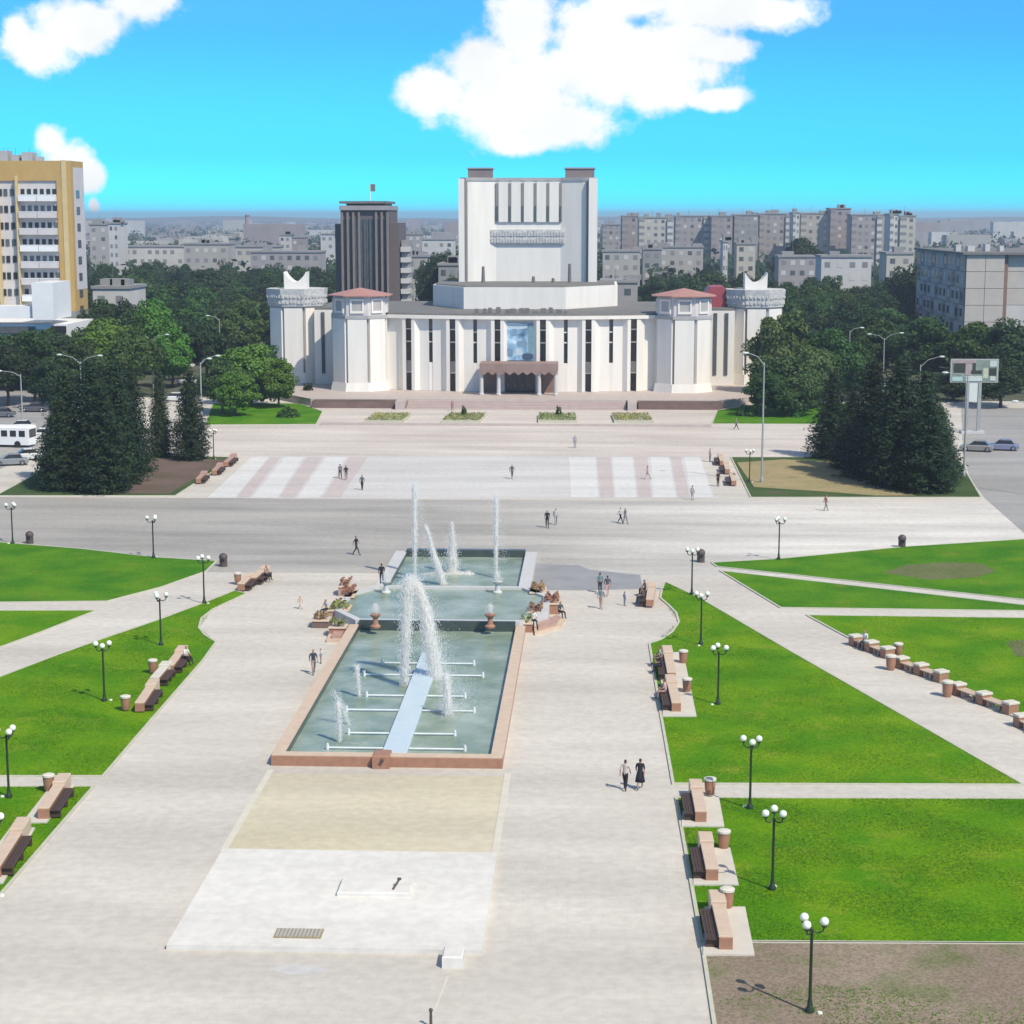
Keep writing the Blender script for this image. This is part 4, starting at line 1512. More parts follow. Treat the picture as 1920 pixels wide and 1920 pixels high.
for kind, px, pt, Y, w, lb in [
        ('mid', 30, 622, 312, 110, 'mid green tree left of centre before the white podium block'),
        ('dark', 115, 626, 308, 100, 'dark tree under the ochre end pier'),
        ('bright', 180, 612, 304, 100, 'bright tree between the ochre building and the wood'),
        ('dark', 345, 585, 350, 90, 'dark tree above the gap with the parked cars'),
        ('dark', 385, 600, 330, 90, 'dark tree just left of the small grey lamp'),
        ('mid', 500, 640, 300, 70, 'mid green tree at the corner of the theatre left wing'),
        ('bright', 440, 690, 272, 80, 'low bright tree at the front of the left theatre lawn'),
        ('olive', 1500, 690, 276, 90, 'low olive tree at the front of the right theatre lawn'),
        ('mid', 1600, 640, 300, 100, 'mid green tree behind the small right hand spruce')]:
    tree(kind, px, pt, Y, w, lb)
rt = random.Random(5)


def fill(n, xr, line, Yr, wr, kinds, label, group, places, low=55):
    for _ in range(n):
        px = rt.uniform(*xr)
        Y = rt.uniform(*Yr)
        top = np.interp(px, [a for a, b in line], [b for a, b in line])
        f = (Y - Yr[0]) / (Yr[1] - Yr[0])
        where = [w for w in places if px < w[0]][0][1]
        row = 'front row' if f < 0.34 else 'middle' if f < 0.67 else 'back'
        kd = rt.choice(kinds)
        tone = {'dark': 'dark green', 'mid': 'mid green', 'olive': 'olive green'}[kd]
        tree(kd, px, top + (1 - f) * low + rt.uniform(0, 14), Y, rt.uniform(*wr) * (1 - 0.2 * f), '%s tree, %s of the %s, %s' % (tone, row, label, where), group)


fill(46, (172, 620), [(170, 476), (250, 484), (350, 480), (450, 500), (550, 492), (640, 505)], (335, 560), (70, 110), ['dark', 'dark', 'mid'],
     'left wood', 'trees in the left wood', [(235, 'next to the ochre building'), (300, 'under the long white hall'), (360, 'left of the bright gabled hall'), (430, 'under the bright gabled hall'), (500, 'under the cream hall'), (560, 'above the theatre left wing'), (999, 'beside the brown tower')], 90)
fill(16, (-40, 175), [(0, 600), (175, 600)], (300, 345), (80, 110), ['dark', 'mid'], 'street trees', 'trees below the ochre building', [(40, 'at the left edge'), (110, 'before the white podium block'), (999, 'before the ochre end pier')], 20)
fill(48, (1480, 1960), [(1470, 520), (1540, 545), (1640, 520), (1720, 560), (1960, 575)], (345, 500), (80, 120), ['dark', 'dark', 'mid', 'olive'],
     'right wood', 'trees in the right wood', [(1560, 'next to the theatre right wing'), (1640, 'below the white flat roofed house'), (1720, 'behind the two armed lamp'), (1800, 'below the panel house windows'), (1870, 'above the billboard'), (9999, 'at the right edge')], 75)
fill(26, (1200, 1700), [(1200, 520), (1270, 490), (1330, 480), (1400, 490), (1470, 500), (1560, 515), (1700, 495)], (400, 620), (60, 95), ['dark', 'dark', 'mid'],
     'tree belt', 'trees behind the right wing', [(1260, 'just right of the theatre drum'), (1330, 'above the right pavilion'), (1400, 'left of the right crown'), (1470, 'right of the right crown'), (1560, 'under the dark round tree'), (9999, 'around the white flat roofed house')], 40)
fill(9, (790, 865), [(760, 500), (820, 450), (865, 450)], (430, 560), (50, 70), ['dark'], 'tower gap trees', 'trees behind the theatre', [(815, 'nearer the brown tower'), (840, 'halfway'), (9999, 'touching the stage tower')], 50)
fill(26, (425, 632), [(420, 490), (520, 484), (640, 492)], (500, 620), (50, 75), ['dark', 'dark', 'mid'], 'back wood', 'trees in the left wood',
     [(470, 'under the cream hall'), (530, 'hiding the low grey workshop'), (580, 'above the left crown'), (999, 'touching the brown tower')], 30)
fill(12, (225, 430), [(220, 478), (430, 482)], (560, 640), (45, 65), ['dark'], 'back wood', 'trees in the left wood', [(300, 'before the long white hall'), (999, 'before the bright gabled hall')], 20)
fill(20, (1440, 1720), [(1440, 512), (1530, 506), (1600, 516), (1720, 505)], (430, 510), (60, 85), ['dark', 'mid'], 'lower belt', 'trees behind the right wing',
     [(1500, 'right of the right crown'), (1570, 'left of the white flat roofed house'), (1640, 'before the white flat roofed house'), (9999, 'left of the panel house')], 40)
tree('mid', 190, 553, 362, 85, 'mid green tree hiding the walls of the small pale flat roof')
tree('dark', 232, 556, 358, 80, 'dark tree at the right end of the small pale flat roof')
tree('dark', 1500, 440, 620, 85, 'dark round tree in front of the long apartment block')
tree('dark', 1700, 490, 470, 70, 'dark tree left of the panel house')
for kk_ in PROTO.values():
    drop(kk_)


def shrub_mesh(seed, rx, ry, h, n, size, leaf):
    g = np.random.default_rng(seed)
    q = g.normal(0, 1, (n, 3))
    q /= np.linalg.norm(q, axis=1)[:, None]
    q[:, 2] = np.abs(q[:, 2])
    lump = 0.85 + 0.25 * np.sin(q[:, :1] * 5 + seed) * np.cos(q[:, 1:2] * 4)
    C = q * np.array([rx, ry, h]) * lump * g.uniform(0.7, 1.0, (n, 1))
    V, F = leaves(C, size, g, q)
    return mesh_np('foliage', V, F, [leaf])


def shrub(name, label, px, py, rx, ry, h, n=500, size=0.16, leaf='shrub', z=0.05, group=None, seed=1):
    p = at(px, py)
    o = thing(name, label, 'shrub', (p.x, p.y, z), 0, group)
    c = bpy.data.objects.new('foliage', shrub_mesh(seed, rx, ry, h, n, size, leaf))
    COL.objects.link(c)
    c.parent = o
    MB().tube((0, 0, 0), (0, 0, h * 0.6), 0.06, 0.03, 6).build('stem', 'bark', o)
    return o


shrub('round_shrub', 'low rounded shrub on the lawn left of the theatre steps', 540, 782, 2.0, 1.8, 1.6, 900, 0.2, seed=2)
shrub('round_shrub', 'low rounded shrub on the lawn right of the theatre steps', 1400, 780, 2.0, 1.8, 1.7, 900, 0.2, seed=3)
shrub('round_shrub', 'small rounded shrub beside the spruces on the right front lawn', 1488, 782, 1.6, 1.5, 1.3, 700, 0.2, seed=4)
shrub('conical_shrub', 'dark pointed shrub before the theatre left pavilion', 578, 745, 1.1, 1.1, 2.8, 900, 0.16, 'needles', seed=5)
shrub('conical_shrub', 'dark small shrub in the corner between left wing and pavilion', 614, 722, 0.9, 0.9, 1.9, 600, 0.16, 'needles', z=PZ, seed=6)
for i, (px, nm) in enumerate(((726, 'leftmost'), (868, 'second from the left'), (1047, 'third from the left'), (1187, 'rightmost'))):
    p = at(px, 786)
    b = thing('flower_bed', nm + ' yellow flower bed in the row before the theatre steps', 'flower bed', (p.x, p.y, 0), 0, 'flower beds before the theatre')
    tri = [(-2.9, -5.0), (2.9, -5.0), (3.3, 4.6), (-1.5, 4.6)] if i < 2 else [(-2.9, -5.0), (2.9, -5.0), (1.8, 4.6), (-3.2, 4.6)]
    MB().prism(tri, 0.0, 0.35).build('rim', 'kerb', b)
    g = np.random.default_rng(i + 50)
    C = np.stack([g.uniform(-3.1, 3.1, 1500), g.uniform(-4.8, 4.4, 1500), g.uniform(0.36, 0.62, 1500)], 1)
    keep = [abs(c[0] - (0.45 if i < 2 else -0.35) * (c[1] + 5) / 9.6) < 2.75 for c in C]
    C = C[np.array(keep)]
    V, F = leaves(C, 0.13, g, np.tile([0, 0, 1.0], (len(C), 1)))
    half = len(V) // 8 * 4
    for nm2, mt, sl_ in (('flowers', 'flower_yellow', slice(0, len(V) // 4 * 4)),):
        c = bpy.data.objects.new(nm2, mesh_np(nm2, V[sl_], F, [mt]))
        COL.objects.link(c)
        c.parent = b
    if i in (1, 2):
        c = bpy.data.objects.new('centre_plant', shrub_mesh(90 + i, 0.55, 0.55, 1.7, 300, 0.13, 'leaf_olive'))
        COL.objects.link(c)
        c.parent = b
        c.location = (0, 2.0, 0.35)

# loose blades and tufts over the nearer lawns and their edges
def inside(P, x, y):
    res = np.zeros(len(x), bool)
    n = len(P)
    for i in range(n):
        (x1, y1), (x2, y2) = P[i], P[(i + 1) % n]
        c = ((y1 > y) != (y2 > y)) & (x < (x2 - x1) * (y - y1) / (y2 - y1 + 1e-12) + x1)
        res ^= c
    return res


gb = np.random.default_rng(31)
BV = []
for pts, cnt in [([(1271, 1498), (1960, 1500), (1960, 1770), (1410, 1766), (1319, 1766)], 60000),
                 ([(1248, 1093), (1310, 1122), (1480, 1222), (1700, 1348), (1915, 1472), (1265, 1470), (1243, 1348), (1220, 1208), (1275, 1168), (1240, 1122)], 45000),
                 ([(-20, 1279), (200, 1197), (380, 1133), (440, 1109), (398, 1143), (371, 1178), (403, 1205), (282, 1350), (191, 1456), (-20, 1456)], 40000),
                 ([(-20, 1477), (172, 1477), (0, 1676), (-20, 1700)], 8000),
                 ([(1352, 1880), (1500, 1850), (1960, 1880), (1960, 1960), (1366, 1960)], 5000),
                 ([(1516, 1155), (1960, 1160), (1960, 1370), (1700, 1250), (1590, 1195)], 14000)]:
    P = offset(px_poly(pts), 0.10)
    xs_, ys_ = [a for a, b in P], [b for a, b in P]
    x = gb.uniform(min(xs_), max(xs_), cnt * 3)
    y = gb.uniform(min(ys_), max(ys_), cnt * 3)
    ok = inside(P, x, y)
    x, y = x[ok][:cnt], y[ok][:cnt]
    dens = np.sin(x * 0.9 + 2 * np.sin(y * 0.35)) + np.sin(y * 1.1 + x * 0.4) + gb.normal(0, 0.7, len(x))
    x, y = x[dens > -0.2], y[dens > -0.2]
    n = len(x)
    h = gb.uniform(0.02, 0.06, n)
    a = gb.uniform(0, 6.283, n)
    wv = gb.uniform(0.02, 0.045, n)
    ln = gb.uniform(1.0, 2.6, n) * h
    b0 = np.stack([x - np.sin(a) * wv, y + np.cos(a) * wv, np.full(n, 0.05)], 1)
    b1 = np.stack([x + np.sin(a) * wv, y - np.cos(a) * wv, np.full(n, 0.05)], 1)
    tp = np.stack([x + np.cos(a) * ln, y + np.sin(a) * ln, 0.05 + h], 1)
    BV.append(np.stack([b0, b1, tp], 1).reshape(-1, 3))
BV = np.concatenate(BV)
MAT['blade'] = leaf_mat('grass_blades', (0.085, 0.215, 0.004), (0.150, 0.265, 0.012), 0.0, 0.4)
go = bpy.data.objects.new('grass_blades', mesh_np('grass_blades', BV, np.arange(len(BV)).reshape(-1, 3), ['blade']))
COL.objects.link(go)
tag(go, 'loose green grass blades over the nearer lawns', 'grass', kind='stuff')

# ------------------------------------------------------------------ lamps
def make_globe_lamp():
    o = thing('globe_lamp', 'x', 'lamp')
    MB().lathe([(0.17, 0.0), (0.17, 0.18), (0.11, 0.25), (0.085, 0.5), (0.065, 0.6), (0.055, 3.25), (0.08, 3.3), (0.06, 3.4), (0.0, 3.42)], (0, 0, 0), 12).build('pole', 'pole_green', o, smooth=True)
    MB().tube((0.3, -0.25, 0.0), (0.3, -0.25, 0.1), 0.12, 0.09, 8).build('ground_light', 'globe', o)
    for a in (100, 215, 335):
        c, s = math.cos(R(a)), math.sin(R(a))
        arm = MB().path([(0, 0, 3.3), (c * 0.22, s * 0.22, 3.22), (c * 0.42, s * 0.42, 3.3), (c * 0.46, s * 0.46, 3.48)], [0.03] * 4, 6).build('arm', 'pole_green', o)
        MB().lathe([(0.05, 3.44), (0.11, 3.48), (0.11, 3.53), (0.06, 3.55)], (c * 0.46, s * 0.46, 0), 10).build('cup', 'pole_green', arm)
        MB().sphere((c * 0.46, s * 0.46, 3.68), 0.17, 14, 10).build('globe', 'globe', o, smooth=True)
    return o


GL = make_globe_lamp()
for px, py, rz, lb in [(1518, 1900, 0.4, 'nearest globe lamp, on the bare earth bed at the lower right'),
                       (1448, 1670, 1.9, 'globe lamp on the lawn behind the earth bed, beside the middle bench'),
                       (1406, 1518, 3.0, 'globe lamp by the cream path on the right'),
                       (1346, 1322, 4.2, 'globe lamp on the triangular lawn beside the bench pair'),
                       (1314, 1210, 5.0, 'globe lamp near the rounded corner of the triangular lawn'),
                       (1297, 1116, 0.9, 'globe lamp at the tip of the triangular lawn on the right'),
                       (1460, 1050, 2.2, 'globe lamp at the edge of the far right lawn by the cross road'),
                       (17, 1497, 3.6, 'nearest globe lamp on the left, by the cream path'),
                       (196, 1316, 1.2, 'globe lamp on the left lawn beside the benches'),
                       (302, 1211, 2.8, 'globe lamp on the left lawn at the edge of the diagonal path'),
                       (383, 1132, 0.2, 'globe lamp at the narrow end of the left lawn'),
                       (288, 1047, 1.7, 'globe lamp at the edge of the far left lawn'),
                       (24, 1020, 4.0, 'globe lamp at the far left edge by the cross road'),
                       (-12, 1680, 0.6, 'globe lamp just out at the left edge whose globe shows above the bench'),
                       (1405, 905, 1.0, 'globe lamp on the dry grass right of the striped square'),
                       (401, 862, 2.0, 'globe lamp at the corner of the dark earth bed on the left')]:
    p = at(px, py)
    copy_tree(GL, (p.x, p.y, 0.02), rz, None, lb, 'globe lamps round the plaza')
drop(GL)


def street_lamp(px, py_base, py_top, arms, label):
    b = at(px, py_base)
    z = on_y(px, py_top, b.y).z
    o = thing('street_lamp', label, 'street lamp', (b.x, b.y, 0), 0, 'tall street lamps')
    MB().lathe([(0.2, 0), (0.2, 0.4), (0.13, 0.6), (0.07, z), (0.0, z + 0.05)], (0, 0, 0), 10).build('pole', 'pole_grey', o)
    for dx, dz in arms:
        MB().path([(0, 0, z - 0.3), (dx * 0.4, -0.1, z + dz * 0.6), (dx, -0.2, z + dz)], [0.06, 0.05, 0.04], 6).build('arm', 'pole_grey', o)
        s = 1 if dx > 0 else -1
        MB().sphere((dx + 0.35 * s, -0.2, z + dz), 0.42, 10, 6, sy=0.45, sz=0.32).build('lamp_head', 'lamp_head', o, smooth=True)


street_lamp(379, 806, 680, [(2.2, 1.0), (1.0, 0.6)], 'tall grey lamp on the left lawn kerb with arm to the right')
street_lamp(288, 742, 636, [(-2.3, 0.8), (2.3, 0.8)], 'two armed grey lamp before the bright green trees on the left')
street_lamp(155, 800, 678, [(-2.6, 1.0), (2.6, 0.9)], 'two armed grey lamp rising behind the left spruces')
street_lamp(414, 706, 598, [(-1.8, 0.6)], 'grey lamp against the dark wood left of the theatre')
street_lamp(43, 806, 702, [(-2.6, 0.5)], 'grey lamp on the left street over the parked cars')
street_lamp(1428, 905, 680, [(-1.8, 1.1)], 'tall pale lamp on the dry grass with arm towards the theatre')
street_lamp(1655, 735, 634, [(-2.3, 0.7), (2.5, 0.9)], 'two armed grey lamp before the right hand wood')
street_lamp(1722, 800, 684, [(2.6, 1.2)], 'grey lamp rising behind the right hand spruces')
street_lamp(1807, 893, 705, [(-2.3, 0.4)], 'grey lamp standing before the billboard')
street_lamp(1946, 930, 768, [(-2.6, 0.9)], 'lamp at the right edge whose arm reaches into the picture')
street_lamp(1590, 742, 620, [(1.6, 0.5)], 'slim grey lamp by the thin brownish tree')

# ------------------------------------------------------------------ benches, planters, bins
BEN = 'stone benches along the lawns'


def pad(pts):
    P = px_poly(pts)
    mb = MB().prism(P, 0.0, 0.13)
    mb.build('bench_pad', 'pad')['kind'] = 'structure'


def bench_long(px0, py0, px1, py1, label, seat_side=-1, end='far', top='pink_top', body='red_granite'):
    """Stone back block with a dark slatted seat on its plaza side and a taller pedestal at the far end."""
    a, b = at(px0, py0), at(px1, py1)
    L_ = (b - a).length
    rz = math.atan2(b.y - a.y, b.x - a.x) - math.pi / 2
    o = thing('stone_bench', label, 'bench', (a.x, a.y, 0.13), rz, BEN)
    MB().bbox(-0.28, 0.28, 0.0, L_ * 0.72, 0.0, 0.52, 0.02).build('back_block', body, o)
    MB().bbox(-0.30, 0.30, 0.02, L_ * 0.72, 0.521, 0.58, 0.02).build('capping', top, o)
    MB().bbox(-0.34, 0.34, L_ * 0.72 + 0.01, L_, 0.0, 0.72, 0.03).build('pedestal', top, o)
    s = seat_side
    for i in range(4):
        x0 = s * (0.32 + i * 0.13)
        MB().box(*sorted((x0, x0 + s * 0.11)), 0.1, L_ * 0.7, 0.36, 0.41).build('slat', 'bench_wood', o)
    for y in (0.25, L_ * 0.36, L_ * 0.66):
        MB().box(*sorted((s * 0.30, s * 0.82)), y, y + 0.1, 0.0, 0.355).build('leg', 'bench_wood', o)
    return o


def urn(px, py, label, z=0.13, s=1.0):
    p = at(px, py)
    o = thing('litter_urn', label, 'litter bin', (p.x, p.y, z), 0, 'litter urns by the benches')
    MB().lathe([(0.0, 0.0), (0.22 * s, 0.0), (0.27 * s, 0.3 * s), (0.3 * s, 0.72 * s), (0.25 * s, 0.74 * s), (0.0, 0.6 * s)], (0, 0, 0), 14).build('body', 'red_granite', o)
    MB().lathe([(0.24 * s, 0.742 * s), (0.33 * s, 0.76 * s), (0.33 * s, 0.86 * s), (0.22 * s, 0.90 * s), (0.0, 0.92 * s)], (0, 0, 0), 14).build('lid', 'cream_trim', o)
    return o


pad([(1281, 1493), (1347, 1493), (1358, 1553), (1278, 1553)])
pad([(1300, 1594), (1369, 1594), (1385, 1663), (1300, 1663)])
pad([(1321, 1705), (1397, 1705), (1415, 1795), (1318, 1795)])
bench_long(1314, 1546, 1303, 1489, 'stone bench nearest the cream path on the right, with litter urn behind')
bench_long(1335, 1656, 1321, 1590, 'middle stone bench of the three at the lower right')
bench_long(1361, 1786, 1342, 1702, 'nearest stone bench at the lower right, above the bare earth')
urn(1331, 1493, 'pale topped litter urn behind the bench nearest the cream path')
urn(1357, 1594, 'pale topped litter urn behind the middle bench at the lower right')
urn(1363, 1706, 'white topped litter urn behind the nearest bench at the lower right')
pad([(1236, 1226), (1281, 1226), (1306, 1346), (1243, 1346)])
bench_long(1268, 1338, 1256, 1288, 'stone bench on the pad beside the triangular lawn, near end')
bench_long(1259, 1280, 1250, 1232, 'stone bench on the pad beside the triangular lawn, far end')
urn(1288, 1300, 'litter urn between the two benches of the triangular lawn pad')
urn(1281, 1246, 'litter urn at the far end of the triangular lawn pad')
pad([(42, 1546), (88, 1546), (142, 1474), (98, 1474)])
bench_long(82, 1540, 122, 1478, 'stone bench at the left beside the cream path', 1)
urn(92, 1486, 'litter urn behind the left bench by the cream path')
pad([(-60, 1660), (6, 1660), (66, 1556), (20, 1556)])
bench_long(-10, 1650, 46, 1562, 'stone bench cut by the left edge of the picture', 1)
bench_long(262, 1338, 290, 1296, 'nearest of three stone benches on the left lawn edge', 1)
bench_long(290, 1290, 314, 1262, 'middle of three stone benches on the left lawn edge', 1, top='cream_trim')
bench_long(318, 1266, 344, 1232, 'farthest of three stone benches on the left lawn edge', 1)
urn(236, 1334, 'litter urn behind the nearest of the three left benches')
urn(287, 1264, 'litter urn behind the farther left benches')
bench_long(452, 1110, 470, 1092, 'stone bench at the narrow tip of the left lawn, near part', 1)
bench_long(474, 1098, 500, 1078, 'stone bench at the narrow tip of the left lawn, far part', 1)
urn(446, 1096, 'litter urn at the narrow tip of the left lawn')
bench_long(372, 908, 384, 896, 'nearest reddish bench at the edge of the dark earth bed', 1, body='red_granite', top='pink_granite')
bench_long(402, 892, 414, 880, 'middle reddish bench at the edge of the dark earth bed', 1, top='pink_granite')
bench_long(424, 876, 440, 862, 'farthest reddish bench at the edge of the dark earth bed', 1, top='pink_granite')
bench_long(1376, 912, 1372, 898, 'nearest dark bench at the left edge of the dry grass')
bench_long(1364, 890, 1360, 877, 'middle dark bench at the left edge of the dry grass')
bench_long(1354, 874, 1350, 862, 'farthest dark bench at the left edge of the dry grass')
bench_long(1218, 1140, 1222, 1110, 'stone bench at the tip of the triangular lawn by the wet paving')


def bench_row(px0, py0, px1, py1, label, cut=1.0):
    """three brown boxes with cream caps, cream seats slung between them"""
    a, b = at(px0, py0), at(px1, py1)
    L_ = (b - a).length
    rz = math.atan2(b.y - a.y, b.x - a.x)
    o = thing('box_bench', label, 'bench', (a.x, a.y, 0.02), rz, 'box benches along the diagonal path')
    for t in (0.0, 0.5, 1.0):
        x = t * L_
        bx = MB().bbox(x - 0.32, x + 0.32, -0.38, 0.38, 0.0, 0.62, 0.03).build('end_box', 'red_granite', o)
        MB().bbox(x - 0.36, x + 0.36, -0.42, 0.42, 0.621, 0.76, 0.03).build('cap', 'cream_trim', bx)
    for x0, x1 in ((0.34, L_ / 2 - 0.34), (L_ / 2 + 0.34, L_ - 0.34)):
        for k in range(3):
            MB().bbox(x0, x1, -0.36 + k * 0.24, -0.15 + k * 0.24, 0.40, 0.47, 0.015).build('seat_plank', 'pink_top', o)
        MB().box(x0 + 0.3, x0 + 0.45, -0.3, 0.3, 0.0, 0.399).build('support', 'pink_granite', o)
        MB().box(x1 - 0.45, x1 - 0.3, -0.3, 0.3, 0.0, 0.399).build('support', 'pink_granite', o)
    return o


bench_row(1604, 1210, 1664, 1233, 'farthest box bench along the diagonal path, with a seated man')
bench_row(1690, 1252, 1764, 1278, 'middle box bench along the diagonal path on the right')
bench_row(1796, 1302, 1894, 1338, 'nearest box bench along the diagonal path on the right')
bench_row(1915, 1362, 1990, 1398, 'box bench cut off by the right edge of the picture')
urn(1670, 1256, 'brown litter urn between the farthest and middle box benches', 0.02, 1.15)
urn(1776, 1306, 'brown litter urn between the middle and nearest box benches', 0.02, 1.15)
urn(1684, 1230, 'pale litter urn on the grass behind the box benches', 0.05)


def dome_bin(px, py, label):
    p = at(px, py)
    o = thing('dome_bin', label, 'litter bin', (p.x, p.y, 0.0), 0, 'dark dome topped bins')
    MB().lathe([(0.36, 0.0), (0.36, 0.06), (0.34, 0.08), (0.34, 0.72), (0.38, 0.74), (0.38, 0.8)], (0, 0, 0), 14).build('body', 'bin', o)
    MB().lathe([(0.38, 0.801), (0.36, 0.95), (0.25, 1.1), (0.1, 1.17), (0.0, 1.18)], (0, 0, 0), 14).build('dome', 'bin', o, smooth=True)
    MB().box(-0.16, 0.16, -0.40, -0.355, 0.52, 0.68).build('opening', 'rubber', o)


dome_bin(56, 1019, 'dark dome bin on the edge of the far left lawn')
dome_bin(419, 1062, 'dark dome bin at the tip of the far left lawn')
dome_bin(1314, 1054, 'dark dome bin at the tip of the far right lawns')
dome_bin(1691, 1026, 'dark dome bin on the edge of the far right lawn')


def planter(px, py, w, d, h, label, body='pink_granite', fl='flower_red', rz=0.0, seed=1):
    p = at(px, py)
    o = thing('stone_planter', label, 'planter', (p.x, p.y, 0), rz, 'stone planters round the fountain')
    MB().bbox(-w / 2, w / 2, 0, d, 0.0, h, 0.03).build('box', body, o)
    MB().bbox(-w / 2 - 0.06, w / 2 + 0.06, -0.06, d + 0.06, h, h + 0.1, 0.03).build('rim', 'pink_top', o)
    g = np.random.default_rng(seed)
    n = int(90 * w * d)
    C = np.stack([g.uniform(-w / 2 + .1, w / 2 - .1, n), g.uniform(.1, d - .1, n), h + 0.12 + g.uniform(0, 0.28, n)], 1)
    C[:, 2] += 0.25 * np.sin(C[:, 0] * 5) ** 2
    V, F = leaves(C, 0.12, g, np.tile([0, 0, 1.0], (n, 1)))
    c = bpy.data.objects.new('flowers', mesh_np('flowers', V, F, [fl]))
    COL.objects.link(c)
    c.parent = o


for i, (px, py, w, d, h, lb, bd, fl) in enumerate([
        (650, 1140, 1.1, 2.6, 0.8, 'brown stone planter at the back of the left planter group', 'red_granite', 'flower_red'),
        (634, 1165, 1.5, 2.0, 0.75, 'pink stone planter in the middle of the left planter group', 'pink_granite', 'flower_yellow'),
        (600, 1178, 1.2, 1.4, 0.5, 'dark low planter at the outer side of the left planter group', 'planter_dark', 'flower_red'),
        (632, 1194, 1.2, 1.2, 0.6, 'brown planter at the front of the left planter group', 'red_granite', 'flower_yellow'),
        (646, 1118, 1.0, 1.6, 0.7, 'pink planter farthest back in the left planter group', 'pink_granite', 'flower_red'),
        (1008, 1132, 1.2, 2.2, 0.8, 'pink stone planter at the back of the right planter group', 'pink_granite', 'flower_red'),
        (1034, 1152, 1.3, 2.2, 0.75, 'brown stone planter at the outer side of the right planter group', 'red_granite', 'flower_red'),
        (1004, 1166, 1.2, 1.6, 0.65, 'dark planter in the middle of the right planter group', 'planter_dark', 'flower_red'),
        (986, 1186, 0.9, 1.2, 0.6, 'small brown planter at the front of the right planter group', 'red_granite', 'flower_yellow')]):
    planter(px, py, w, d, h, lb, bd, fl, seed=200 + i)
for nm, pts, lb in (('stone_ledge', [(1003, 1192), (1050, 1180), (1060, 1164), (1040, 1160), (1000, 1178)], 'low pale pink stepped ledge below the right planter group'),
                    ('stone_ledge', [(612, 1205), (648, 1205), (655, 1190), (618, 1190)], 'low pale pink ledge below the left planter group')):
    P = px_poly(pts)
    o = MB().prism(P, 0.0, 0.22).build(nm, 'pink_top')
    tag(o, lb, 'ledge')
    MB().prism(offset(P, -0.35), 0.221, 0.42).build('upper_step', 'pink_granite', o)

# billboard
bp = at(1822, 812)
bb = thing('billboard', 'large picture billboard on two grey legs by the side road', 'billboard', (bp.x, bp.y, 0), 0)
zt, zb = on_y(1822, 673, bp.y).z, on_y(1822, 717, bp.y).z
MB().box(-3.3, 3.3, -0.15, 0.15, zb, zt).build('panel', 'grey_wall', bb)
hp = zt - zb - 0.3
pi = MB().box(-3.1, 3.1, -0.18, -0.16, zb + 0.15, zt - 0.15).build('picture', 'print_green', bb)
pi['label'] = 'faded picture poster'
for k_, (xa, xb, za, zc_, mt) in enumerate([(-3.1, 0.2, .86, 1.0, 'print_rose'), (-2.9, -1.3, .40, .84, 'print_dark'), (-1.25, -0.35, .30, .84, 'print_rose'), (-0.3, 0.15, .5, .85, 'print_dark'),
                                      (-0.5, 1.0, .36, .52, 'print_dark'), (1.2, 1.9, .15, .62, 'print_cream'), (2.0, 3.0, .28, .62, 'print_dark'), (2.1, 3.05, .70, .98, 'print_pale'),
                                      (-3.05, -1.6, .02, .22, 'print_aqua'), (-1.2, 1.1, .02, .26, 'print_pale'), (2.2, 2.95, .04, .25, 'print_pale')]):
    MB().box(xa, xb, -0.20 - 0.003 * k_, -0.1805, zb + 0.15 + za * hp, zb + 0.15 + zc_ * hp).build('print_patch', mt, pi)
for s in (-1, 1):
    MB().box(s * 0.85 - 0.22, s * 0.85 + 0.22, -0.2, 0.2, 0, zb - 0.01).build('leg', 'pole_grey', bb)
MB().box(-0.6, 0.6, -0.1, 0.1, zb - 2.7, zb - 0.02).build('sign_plate', 'lamp_head', bb)
MB().box(-1.6, 1.6, -0.9, 0.9, 0, 0.35).build('footing', 'tile_pale', bb)

# ------------------------------------------------------------------ people
PM = {}


def cloth(c):
    key = tuple(round(x, 3) for x in c)
    if key not in PM:
        PM[key] = pm('fabric_%d' % len(PM), c, tuple(x * 0.75 for x in c), 6.0, 0.85)
    return PM[key]


SKIN = pm('skin', (0.42, 0.25, 0.17), (0.37, 0.21, 0.14), 5, 0.6)
HAIR = pm('dark_hair', (0.025, 0.018, 0.014), (0.04, 0.03, 0.02), 8, 0.6)
SHOE = pm('dark_shoes', (0.03, 0.028, 0.026), (0.05, 0.045, 0.04), 8, 0.6)


